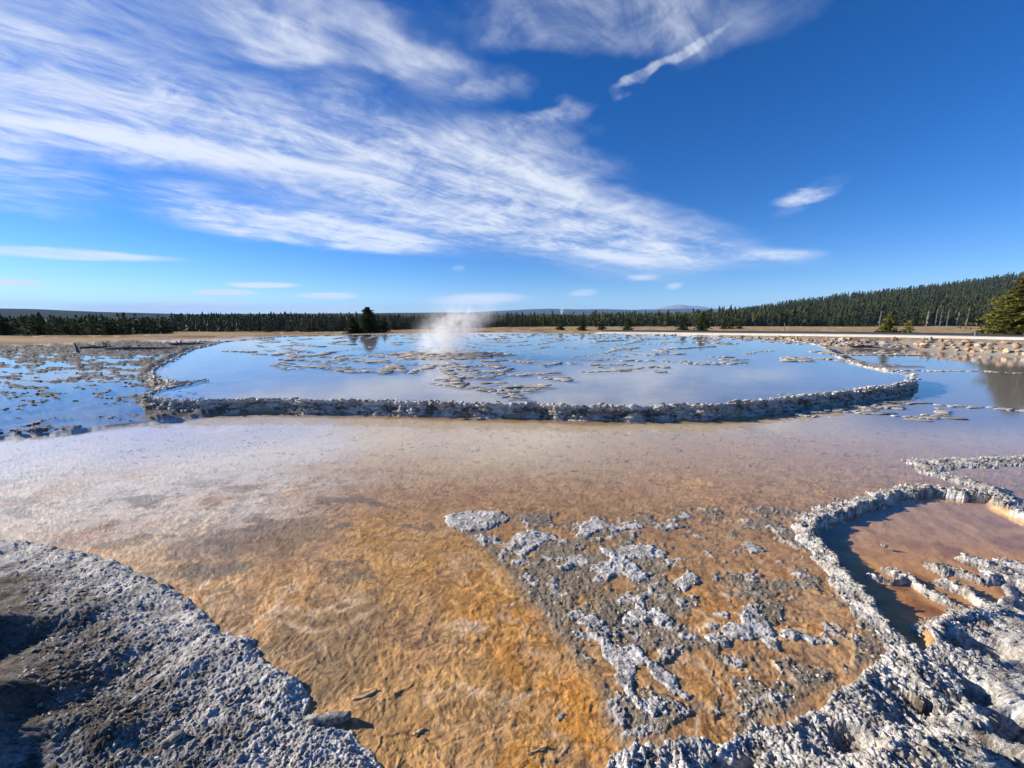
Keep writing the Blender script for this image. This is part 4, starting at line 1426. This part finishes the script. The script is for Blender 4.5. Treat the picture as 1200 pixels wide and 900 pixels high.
# the ground goes on beside and behind the camera
te, y0_, y1_ = float(tt[-1]), float(yy[0]), float(yy[-1])
V = [(-te * y0_, y0_, -0.05), (te * y0_, y0_, -0.05), (te * y1_, y1_, -4.0), (40000, y0_, -4.0), (40000, -9000, -4.0), (400, -300, -1.0), (-400, -300, -1.0), (-40000, -9000, -4.0), (-40000, y0_, -4.0), (-te * y1_, y1_, -4.0)]
me = bpy.data.meshes.new('ground')
me.from_pydata(V, [], [(0, 6, 5, 1), (1, 5, 4, 3), (1, 3, 2), (0, 8, 7, 6), (0, 9, 8), (6, 7, 4, 5)])
me.materials.append(mat_plain('grey_tan_flat', (0.22, 0.18, 0.13), (0.33, 0.26, 0.17), 0.6))
me.update()
tag(link('ground', me), kind='structure')

# ------------------------------------------------------------------ hills and mountains
def hill(name, sky, y_foot, y_crest, y_back, z_foot, mat, ncol=160, nrow=26, rough=0.0, tree=0.0):
    """rolling ridge: sky = list of (photo x, photo y) of its outline as seen at its crest distance"""
    xs = np.array([a for a, b in sky], float)
    hs = np.array([CAM_H + (HORIZON - b) / F * y_crest - tree for a, b in sky])
    px_ = np.linspace(xs[0], xs[-1], ncol)
    hz = np.interp(px_, xs, hs)
    for _ in range(3):
        hz[1:-1] = 0.25 * hz[:-2] + 0.5 * hz[1:-1] + 0.25 * hz[2:]
    t = (px_ - 600) / F
    rows_ = np.concatenate([np.linspace(y_foot, y_crest, nrow), np.linspace(y_crest, y_back, 8)[1:]])
    f = np.where(rows_ <= y_crest, np.sin(np.clip((rows_ - y_foot) / (y_crest - y_foot), 0, 1) * math.pi / 2) ** 1.1, np.cos(np.clip((rows_ - y_crest) / (y_back - y_crest), 0, 1) * math.pi / 2))
    X = t[None, :] * (0.15 * y_crest + 0.85 * rows_[:, None])
    Y = np.repeat(rows_[:, None], ncol, 1)
    n_ = fbm(X / (y_crest * 0.06), Y / (y_crest * 0.06), 4)
    Z = z_foot + (hz[None, :] - z_foot) * f[:, None] * (1 + rough * n_ * np.sin(f * math.pi * 0.85)[:, None])
    id_ = np.arange(Z.size).reshape(Z.shape)
    Fq = np.stack([id_[:-1, :-1], id_[:-1, 1:], id_[1:, 1:], id_[1:, :-1]], -1).reshape(-1, 4)
    o = link(name, mesh_np(name, np.stack([X, Y, Z], -1).reshape(-1, 3), Fq, mat))
    tag(o, kind='structure')
    return X, Y, Z


HR = hill('hill', [(560, 374), (700, 371), (800, 368.5), (845, 365.5), (900, 357), (950, 351), (1000, 346), (1050, 341), (1100, 335.5), (1150, 329.5), (1200, 323), (1300, 312), (1500, 300), (1900, 290)], 240, 950, 1700, -5.0, M_HILL, 200, 40, 0.10, 11.0)
hill('hill', [(-900, 360), (-300, 361), (0, 362.3), (60, 363), (130, 366), (200, 367.5), (270, 370), (330, 372)], 700, 2600, 4200, -8.0, M_RIDGE, 120, 26, 0.05)
hill('hill', [(150, 369), (300, 368), (420, 367.5), (470, 367), (540, 366.5), (600, 368), (700, 369), (820, 370)], 1500, 4200, 6500, -10.0, M_RIDGE, 120, 24, 0.05)
hill('hill', [(380, 370), (480, 368.5), (540, 367), (600, 364), (640, 362.4), (672, 363.2), (700, 362.8), (740, 363.6), (800, 362.4), (860, 363.5), (1000, 367)], 4500, 8200, 12000, -12.0, M_RIDGE, 160, 24, 0.10)
hill('mountain', [(700, 368), (740, 364.2), (752, 362.6), (762, 363.4), (778, 359.8), (792, 357.4), (803, 359.2), (812, 358.9), (828, 361.6), (850, 363), (900, 366)], 10000, 13500, 17000, -12.0, M_MOUNTAIN, 140, 24, 0.12)


# ------------------------------------------------------------------ trees
def conifer(seed, H, Rr, whorls, per, faces, lod=0, droop=0.25, base=0.06, power=0.9, cap=9.0):
    """crown of many small needle sprays along drooping limbs; returns crown V, F and trunk V, F"""
    rg = np.random.RandomState(seed)
    V, Fa = [], []

    def tri(a, b, c):
        n_ = len(V)
        V.extend((a, b, c))
        Fa.append((n_, n_ + 1, n_ + 2))
    for w in range(whorls):
        f = base + (1 - base) * (w + rg.uniform(-0.3, 0.3)) / whorls
        f = min(max(f, 0.03), 0.985)
        zz = f * H
        reach = Rr * ((1 - f) ** power) * rg.uniform(0.6, 1.2) + 0.03 * Rr
        for b in range(per):
            a = rg.uniform(0, 2 * math.pi)
            ln = reach * rg.uniform(0.45, 1.25)
            ca, sa = math.cos(a), math.sin(a)
            up = rg.uniform(-droop, 0.12) + 0.5 * max(0, f - 0.6)
            for k in range(faces):
                q = (k + 0.35 + 0.6 * rg.rand()) / faces
                cx_, cy_, cz_ = ca * ln * q, sa * ln * q, zz + up * ln * q
                sp = min((0.16 + 0.55 * (1 - abs(q - 0.55))) * ln * 0.42 + 0.02 * H, cap)
                sa2 = rg.uniform(-0.9, 0.9)
                d1 = np.array([math.cos(a + sa2), math.sin(a + sa2), rg.uniform(-0.35, 0.25)]) * sp
                d2 = np.array([-math.sin(a), math.cos(a), rg.uniform(-0.6, 0.3)]) * sp * rg.uniform(0.35, 0.6)
                c0 = np.array([cx_, cy_, cz_])
                if lod == 1:
                    if k:
                        continue
                    wd_ = np.array([-sa, ca, 0]) * max(0.55 * ln, 0.05 * H)
                    top_ = np.array([0, 0, zz + 0.10 * H])
                    tip_ = np.array([ca * ln, sa * ln, zz - 0.05 * H])
                    low_ = np.array([ca * ln * 0.5, sa * ln * 0.5, zz - 0.10 * H])
                    tri(top_, tip_, low_ + wd_)
                    tri(top_, low_ - wd_, tip_)
                    continue
                tri(c0 + d1, c0 - 0.35 * d1 + d2, c0 - 0.35 * d1 - d2)
                if lod == 0:
                    d3 = np.array([rg.uniform(-.4, .4), rg.uniform(-.4, .4), -0.8]) * sp * 0.9
                    tri(c0 + 0.6 * d1, c0 - 0.5 * d1, c0 + d3)
    tip = np.array([0, 0, H])
    for k in range(3):
        a = 2.1 * k
        tri(tip, np.array([math.cos(a) * 0.05 * H, math.sin(a) * 0.05 * H, H * 0.86]), np.array([math.cos(a + 2.1) * 0.05 * H, math.sin(a + 2.1) * 0.05 * H, H * 0.86]))
    r0 = 0.018 * H + 0.02
    TV, TF = [], []
    ns = 6
    lv = [0, 0.3, 0.65, 0.95]
    for f in lv:
        for k in range(ns):
            a = 2 * math.pi * k / ns
            rad = r0 * (1 - f) + 0.004
            TV.append((math.cos(a) * rad, math.sin(a) * rad, f * H - (0.15 if f == 0 else 0)))
    for i in range(len(lv) - 1):
        for k in range(ns):
            TF.append((i * ns + k, i * ns + (k + 1) % ns, (i + 1) * ns + (k + 1) % ns, (i + 1) * ns + k))
    return np.array(V, np.float32), np.array(Fa, np.int32), np.array(TV, np.float32), np.array(TF, np.int32)


def tree_meshes(cv, cf, tv, tf, leaf):
    return mesh_np('crown', cv, cf, leaf, smooth=False), mesh_np('trunk', tv, tf, M_BARK)


def place_tree(name, cm, tm, x, y, s, rz, label, group=None, sz=None, cat='tree'):
    o = bpy.data.objects.new(name, None)
    COL.objects.link(o)
    o.location = (x, y, ground_at(x, y))
    o.rotation_euler = (0, 0, rz)
    o.scale = (s, s, sz or s)
    link('trunk', tm, o)
    link('crown', cm, o)
    return tag(o, label, cat, group)


def px_xy(px, depth):
    return (px - 600) / F * depth / math.cos(PITCH) * (math.cos(PITCH) ** 2 + 0.0) if False else at_depth(px, HORIZON + 15, depth)[:2]


# single trees of the middle distance: photo x, depth, height, radius, label, leaf, seed
SINGLES = [
    (432, 62, 4.1, 2.3, 'round dark pine rising in the middle of the clump left of the steam', M_NEEDLE, 3, 44, 12, 9),
    (414, 60, 2.6, 1.6, 'low bushy pine on the left side of the clump left of the steam', M_NEEDLE, 4, 32, 10, 6),
    (450, 63, 2.4, 1.3, 'low bushy pine on the right side of the clump left of the steam', M_NEEDLE, 5, 24, 8, 4),
    (1205, 36.5, 6.3, 3.3, 'big yellow green fir beside the pale path at the right edge', M_NEEDLE_WARM, 6, 70, 16, 16),
    (1172, 39.0, 3.2, 1.5, 'smaller yellow green fir tucked in front of the big right edge fir', M_NEEDLE_WARM, 16, 40, 11, 9),
    (1041, 42, 2.55, 1.05, 'single green fir with pointed top behind the pale path', M_NEEDLE_WARM, 7, 30, 8, 5),
    (1064, 43, 1.45, 0.85, 'short sparse shrub like fir just right of the pointed green fir', M_NEEDLE_WARM, 8, 20, 6, 4),
    (823, 62, 3.2, 1.75, 'broad dark fir at the end of the pale path', M_NEEDLE, 9, 30, 9, 5),
    (801, 66, 2.7, 1.35, 'dark fir just left of the broad one at the path end', M_NEEDLE, 10, 26, 8, 4),
    (848, 78, 2.4, 1.0, 'small dark fir first to the right of the broad one', M_NEEDLE, 11, 22, 7, 4),
    (856, 82, 2.6, 0.95, 'narrow dark fir second to the right of the broad one', M_NEEDLE, 12, 22, 7, 4),
    (867, 80, 2.2, 0.9, 'lone small dark fir out on the tan meadow', M_NEEDLE, 13, 22, 7, 4),
    (736, 66, 1.9, 1.1, 'small round fir standing on the tan meadow left of the path end', M_NEEDLE, 14, 22, 8, 4),
    (704, 68, 1.9, 0.95, 'small fir between two gaps of tan meadow', M_NEEDLE, 15, 22, 8, 4),
    (682, 66, 2.2, 1.05, 'fir at the right end of the dense middle forest', M_NEEDLE, 17, 24, 8, 4),
    (657, 70, 2.6, 0.9, 'slender fir in front of the dense middle forest', M_NEEDLE, 18, 24, 7, 4),
    (4, 44, 2.2, 1.5, 'dark bush shaped pine at the left edge of the picture', M_NEEDLE, 19, 24, 9, 4),
]
for px_, dp, H, Rr, lab, leaf, sd_, wh, pr, fc in SINGLES:
    cv, cf, tv, tf = conifer(sd_, H, Rr, wh, pr, fc, 0, 0.3, 0.03, 0.75 if Rr / H > 0.5 else 0.95, 0.24)
    cm, tm = tree_meshes(cv, cf, tv, tf, leaf)
    x, y = px_xy(px_, dp)
    place_tree('fir_tree', cm, tm, x, y, 1.0, 0.0, lab, 'single trees around the pools')

# forest kinds
forest_var = [conifer(100 + i, 10.0, 2.3 + 0.4 * (i % 4), 14 + i % 3, 7, 3, 0, 0.35, 0.03, 0.50 + 0.12 * (i % 3)) for i in range(7)]
forest_me = [tree_meshes(*v, M_NEEDLE) for v in forest_var]
stuff_var = [conifer(140 + i, 10.0, 1.9 + 0.35 * (i % 4), 7, 4, 1, 1, 0.35, 0.06, 0.55 + 0.12 * (i % 4)) for i in range(9)]
dead_var = [conifer(170 + i, 10.0, 1.2, 8, 3, 1, 1, 0.2, 0.3, 0.9) for i in range(2)]
dead_me = [(mesh_np('crown', v[0], v[1], M_NEEDLE_DRY, smooth=False), mesh_np('trunk', v[2] * np.array([1.3, 1.3, 1]), v[3], M_DEAD)) for v in dead_var]

rnd = random.Random(11)
FRONT = [  # x range in photo, depth range, height range, count, label, group
    ((26, 150), (46, 58), (1.9, 2.8), 44, 'dark young pine in the shadowed front edge of the left forest', 'pines at the front of the left forest'),
    ((145, 200), (60, 80), (2.3, 3.1), 24, 'dark pine at the near end of the rusty meadow', 'pines at the near end of the rusty meadow'),
    ((-80, 30), (60, 80), (2.3, 3.2), 14, 'dark pine at the far left end of the left forest', 'pines at the far left end'),
    ((200, 425), (150, 185), (5.6, 7.4), 70, 'dark pine in the straight forest edge behind the rusty meadow', 'pines behind the rusty meadow'),
    ((455, 560), (170, 210), (5.5, 7.2), 26, 'dark pine seen through or beside the steam', 'pines behind the steam'),
    ((565, 700), (165, 215), (5.0, 7.0), 44, 'green pine in the sunlit forest edge right of the steam', 'pines right of the steam'),
    ((700, 860), (235, 270), (6.0, 8.5), 26, 'green pine in the forest edge behind the tan meadow gaps', 'pines behind the tan meadow gaps'),
    ((860, 1215), (250, 285), (9, 15), 52, 'tall green pine along the foot of the forested hill', 'pines at the foot of the hill'),
]
sv = {i: [] for i in range(len(stuff_var))}
for (xr, dr, hr_, n_, lab, grp) in FRONT:
    for k in range(n_):
        px_ = xr[0] + (xr[1] - xr[0]) * (k + rnd.random()) / n_
        dp = rnd.uniform(*dr)
        x, y = px_xy(px_, dp)
        cm, tm = rnd.choice(forest_me)
        s = rnd.uniform(*hr_) / 10 * rnd.choice((0.72, 0.9, 1.0, 1.0, 1.08))
        place_tree('pine_tree', cm, tm, x, y, s * rnd.uniform(0.85, 1.2), rnd.uniform(0, 6.28), lab, grp, s)
for k, px_ in enumerate([1084, 1093, 1101, 1109, 1119, 1031, 1130]):
    x, y = px_xy(px_ + rnd.uniform(-2, 2), rnd.uniform(243, 250))
    cm, tm = dead_me[k % 2]
    place_tree('dead_pine', cm, tm, x, y, 0.95, rnd.uniform(0, 6), 'bare grey dead pine at the foot of the forested hill', 'dead grey pines under the hill', rnd.uniform(0.85, 1.25))


def stuff_forest(name, pts, label):
    """pts: x, y, z, height"""
    Vs, Fs, off = [], [], 0
    for i, (x, y, z, h) in enumerate(pts):
        v, f_, _, _ = stuff_var[i % len(stuff_var)]
        a = rnd.uniform(0, 6.28)
        c, s = math.cos(a), math.sin(a)
        k = h / 10
        kw = k * rnd.uniform(0.85, 1.3)
        Vs.append(np.stack([(v[:, 0] * c - v[:, 1] * s) * kw + x, (v[:, 0] * s + v[:, 1] * c) * kw + y, v[:, 2] * k + z], 1))
        Fs.append(f_ + off)
        off += len(v)
    o = link(name, mesh_np(name, np.concatenate(Vs), np.concatenate(Fs), M_NEEDLE, smooth=False))
    tag(o, label, 'forest', None, 'stuff')


pts = []
for (xr, dr, hr_, n_) in [((-260, 195), (60, 120), (2.2, 3.5), 900), ((-260, 280), (130, 260), (4.2, 5.8), 900), ((200, 470), (180, 320), (6, 8.6), 1500), ((450, 720), (200, 380), (6, 8), 1500), ((690, 900), (262, 420), (7, 11), 1300), ((-700, -60), (90, 240), (4, 7), 450)]:
    for k in range(n_):
        x, y = px_xy(rnd.uniform(*xr), rnd.uniform(*dr))
        pts.append((x, y, ground_at(x, y) - 0.1, rnd.uniform(*hr_) * rnd.choice((0.7, 0.85, 1.0, 1.1))))
stuff_forest('forest', pts, 'dense dark pine forest behind the meadows and pools')
# trees on the right hill
HX, HY, HZ = HR
pts = []
nr, nc_ = HX.shape
for k in range(11000):
    r = min(rnd.random() ** 1.25 * 41, nr - 8 - 0.001)
    c = (0.16 + 0.84 * rnd.random()) * (nc_ - 1.001)
    i, j = int(r), int(c)
    u, v = r - i, c - j
    w = ((1 - u) * (1 - v), (1 - u) * v, u * (1 - v), u * v)
    P = [sum(ww_ * A[a, b] for ww_, (a, b) in zip(w, ((i, j), (i, j + 1), (i + 1, j), (i + 1, j + 1)))) for A in (HX, HY, HZ)]
    if P[0] / P[1] > 1.75 or (P[1] < 262 and P[0] / P[1] > 0.5):
        continue
    pts.append((P[0], P[1], max(P[2], -6) - 0.2, rnd.choice((6.5, 9, 10.5, 12, 13, 15.5)) * rnd.uniform(0.9, 1.1)))
stuff_forest('forest', pts, 'pine forest covering the long hill at the right')


# ------------------------------------------------------------------ small wooden and stone things
def branch_mesh(name, pts, radii, mat, ns=7):
    V, Fq = [], []
    P = [Vector(p) for p in pts]
    for i, p in enumerate(P):
        d = (P[min(i + 1, len(P) - 1)] - P[max(i - 1, 0)]).normalized()
        a = d.orthogonal().normalized()
        b = d.cross(a)
        for k in range(ns):
            t = 2 * math.pi * k / ns
            rr_ = radii[i] * (1 + 0.2 * math.sin(3 * t + i))
            V.append(p + a * math.cos(t) * rr_ + b * math.sin(t) * rr_)
    for i in range(len(P) - 1):
        for k in range(ns):
            Fq.append((i * ns + k, i * ns + (k + 1) % ns, (i + 1) * ns + (k + 1) % ns, (i + 1) * ns + k))
    n_ = len(V)
    V += [P[0], P[-1]]
    Fq += [(n_, (k + 1) % ns, k, k) for k in range(0)]
    return mesh_np(name, np.array([tuple(v) for v in V], np.float32), np.array(Fq, np.int32), mat)


def dead_log(px, py, ln, ang, label, limbs):
    x, y = at(px, py, 0.25)
    z = ground_at(x, y)
    o = bpy.data.objects.new('fallen_log', None)
    COL.objects.link(o)
    o.location = (x, y, z)
    tag(o, label, 'log', 'dead wood on the grey flat')
    d = Vector((math.cos(ang), math.sin(ang), 0.02))
    pts = [tuple(d * (ln * (i / 5 - 0.5)) + Vector((0, 0, 0.10 + 0.03 * math.sin(i)))) for i in range(6)]
    link('trunk', branch_mesh('trunk', pts, [0.10, 0.10, 0.09, 0.08, 0.06, 0.03], M_DEAD), o)
    for k in range(limbs):
        f = rnd.uniform(-0.4, 0.4)
        b = d * (ln * f) + Vector((0, 0, 0.12))
        tip_ = b + Vector((rnd.uniform(-0.35, 0.35), rnd.uniform(-0.3, 0.3), rnd.uniform(0.12, 0.40)))
        mid_ = (b + tip_) / 2 + Vector((rnd.uniform(-.1, .1), 0, 0.05))
        link('limb', branch_mesh('limb', [tuple(b), tuple(mid_), tuple(tip_)], [0.045, 0.035, 0.012], M_DEAD, 5), o)
    return o


dead_log(115, 406.5, 2.0, 0.3, 'fallen dead log with upright broken limbs on the grey flat', 6)
dead_log(165, 407.5, 4.6, 0.05, 'long low dead log lying farther along the grey flat', 3)
dead_log(220, 402.5, 2.2, 0.4, 'fallen dead log near the curve of the far left rim', 4)


def stump(px, py, h, lean, label):
    x, y = at(px, py, 0.25)
    me = branch_mesh('dead_stump', [(0, 0, -0.1), (lean * 0.4, 0, h * 0.5), (lean, 0, h)], [0.10, 0.07, 0.03], M_DEAD)
    tag(link('dead_stump', me, None, (x, y, ground_at(x, y))), label, 'stump')


stump(91, 410.5, 0.62, -0.12, 'leaning dead stump standing alone on the grey flat')


def post(px, depth, h, label):
    x, y = px_xy(px, depth)
    me = branch_mesh('wooden_post', [(0, 0, -0.2), (0.02, 0, h * 0.5), (0, 0, h)], [0.07, 0.06, 0.05], M_DEAD)
    tag(link('wooden_post', me, None, (x, y, ground_at(x, y))), label, 'post')


post(919, 62, 1.1, 'thin wooden post standing in the tan meadow beyond the path')
post(1144, 34.5, 0.55, 'short dark post at the near edge of the pale path')


def chip(px, py, ln, wd, th, rot, curl, label, mat, name='bark_chip', cat='bark chip', zo=0.0):
    x, y = at(px, py)
    V, Fq = [], []
    n_ = 9
    for i in range(n_):
        f = i / (n_ - 1)
        w_ = wd * (0.35 + 0.65 * math.sin(math.pi * min(max(f, 0.08), 0.92))) * (1 + 0.15 * math.sin(i * 2.3))
        cx_ = (f - 0.5) * ln
        cy_ = curl * (4 * (f - 0.5) ** 2) * ln
        lift = 0.002 * math.sin(i * 1.7) + 0.15 * abs(f - 0.5) ** 2 * th * 4
        for s_, zz in ((-1, 0), (-0.6, th), (0.6, th), (1, 0)):
            V.append((cx_, cy_ + s_ * w_ / 2, zz + lift))
    for i in range(n_ - 1):
        for k in range(4):
            Fq.append((4 * i + k, 4 * i + 4 + k, 4 * i + 4 + (k + 1) % 4, 4 * i + (k + 1) % 4))
    Fq.append((0, 1, 2, 3))
    e = 4 * (n_ - 1)
    Fq.append((e + 3, e + 2, e + 1, e))
    o = link(name, mesh_np(name, np.array(V, np.float32), np.array(Fq, np.int32), mat, smooth=False), None, (x, y, ground_at(x, y) + 0.001 + zo))
    o.rotation_euler = (0, 0, rot)
    tag(o, label, cat)


chip(428, 818, 0.155, 0.028, 0.006, 0.45, 0.08, 'curved pale bark strip lying on the orange mud near the bank', M_WOOD_PALE)
chip(491, 859, 0.065, 0.024, 0.005, 0.6, 0.0, 'small grey wood chip on the orange mud', M_WOOD_PALE)
chip(657, 840, 0.058, 0.040, 0.006, 0.7, 0.0, 'squarish grey stone chip on the bright orange mat', M_SLATE, 'stone_chip', 'stone chip')
chip(630, 881, 0.13, 0.010, 0.005, 0.35, 0.02, 'thin straight twig on the bright orange mat', M_WOOD_PALE, 'twig', 'twig')
chip(388, 847, 0.235, 0.075, 0.035, 0.12, -0.02, 'dark flat slab with a pale top at the tip of the grey bank', M_SLATE, 'stone_slab', 'stone slab', 0.015)
chip(205, 880, 0.10, 0.075, 0.012, 0.9, 0.0, 'pale flat stone flake on the dark part of the grey bank', M_SLATE, 'stone_flake', 'stone flake', 0.075)
chip(1037, 636, 0.06, 0.035, 0.025, -0.3, 0.0, 'tiny pale stone lying in the rusty side pool', M_KNOB, 'pebble', 'stone', 0.03)


# ------------------------------------------------------------------ steam
def steam(name, loc, size, dens, label, seed=0.0, lean=0.35, scale=1.7):
    V, Fa = ico(3)
    V = V * np.array([1, 1, 1.0])
    me = mesh_np(name, V * np.array(size), Fa)
    m, q, o_ = new_mat(name)
    tcn = q.n('ShaderNodeTexCoord')
    sp = q.n('ShaderNodeSeparateXYZ')
    q.put(sp.inputs[0], tcn.outputs['Object'])
    h = q.math('DIVIDE', q.math('ADD', sp.outputs[2], size[2]), 2 * size[2])          # 0 at the vent, 1 at the top
    ax = q.math('SUBTRACT', sp.outputs[0], q.math('MULTIPLY', q.math('SUBTRACT', q.math('POWER', h, 1.4), 0.25), lean * size[0] * 2))
    rad = q.math('MULTIPLY', q.math('ADD', q.math('MULTIPLY', h, 0.35), 0.46), size[0])
    nv = q.n('ShaderNodeTexNoise')
    q.put(nv.inputs['Vector'], tcn.outputs['Object'])
    nv.inputs['Scale'].default_value = scale
    nv.inputs['Detail'].default_value = 8
    nv.inputs['Distortion'].default_value = 0.8
    nv.inputs['Roughness'].default_value = 0.6
    r2 = q.math('SQRT', q.math('ADD', q.math('POWER', ax, 2), q.math('POWER', sp.outputs[1], 2)))
    edge = q.math('DIVIDE', r2, rad)
    edge = q.math('ADD', edge, q.math('MULTIPLY', q.math('SUBTRACT', nv.outputs[0], 0.5), 2.6))
    body = q.ss(edge, 0.25, 1.05, 1.0, 0.0)
    fade = q.math('MULTIPLY', q.ss(h, 0.30, 0.85, 1.0, 0.05), q.ss(h, 0.9, 1.0, 1.0, 0.0))
    puff = q.ss(nv.outputs[0], 0.42, 0.66, 0.05, 1.7)
    dn = q.math('MULTIPLY', q.math('MULTIPLY', body, fade), q.math('MULTIPLY', puff, dens))
    vol = q.n('ShaderNodeVolumePrincipled')
    vol.inputs['Color'].default_value = (0.97, 0.97, 0.98, 1)
    vol.inputs['Anisotropy'].default_value = 0.2
    q.put(vol.inputs['Density'], dn)
    q.put(o_.inputs['Volume'], vol.outputs[0])
    me.materials.append(m)
    o = link(name, me, None, loc)
    return tag(o, label, 'steam', None, 'stuff')


mc = at(520, 408, 0.7)
steam('steam', (mc[0] + 0.35, mc[1], 0.55 + 1.5), (3.6, 2.0, 1.75), 1.4, 'white steam drifting up from the geyser mound')
fx, fy_, fz = at_depth(658, 364, 2000)
steam('steam', (fx, fy_, fz + 2), (22, 22, 34), 0.10, 'tiny far plume of white steam against the blue ridge', 0, 0.3, 0.08)

# ------------------------------------------------------------------ air
bx = (-20000, 20000, -600, 21000, -16.0, 520.0)
V = [(bx[i], bx[2 + j], bx[4 + k]) for i in (0, 1) for j in (0, 1) for k in (0, 1)]
Fq = [(0, 1, 3, 2), (4, 6, 7, 5), (0, 4, 5, 1), (2, 3, 7, 6), (0, 2, 6, 4), (1, 5, 7, 3)]
hm, q, o_ = new_mat('haze')
vol = q.n('ShaderNodeVolumePrincipled')
vol.inputs['Color'].default_value = (0.36, 0.60, 1.0, 1)
vol.inputs['Density'].default_value = 0.000055
q.put(o_.inputs['Volume'], vol.outputs[0])
haze = link('haze', mesh_np('haze', np.array(V), np.array(Fq), hm, smooth=False))
tag(haze, 'thin blue air haze over the far ridges', 'haze', None, 'stuff')
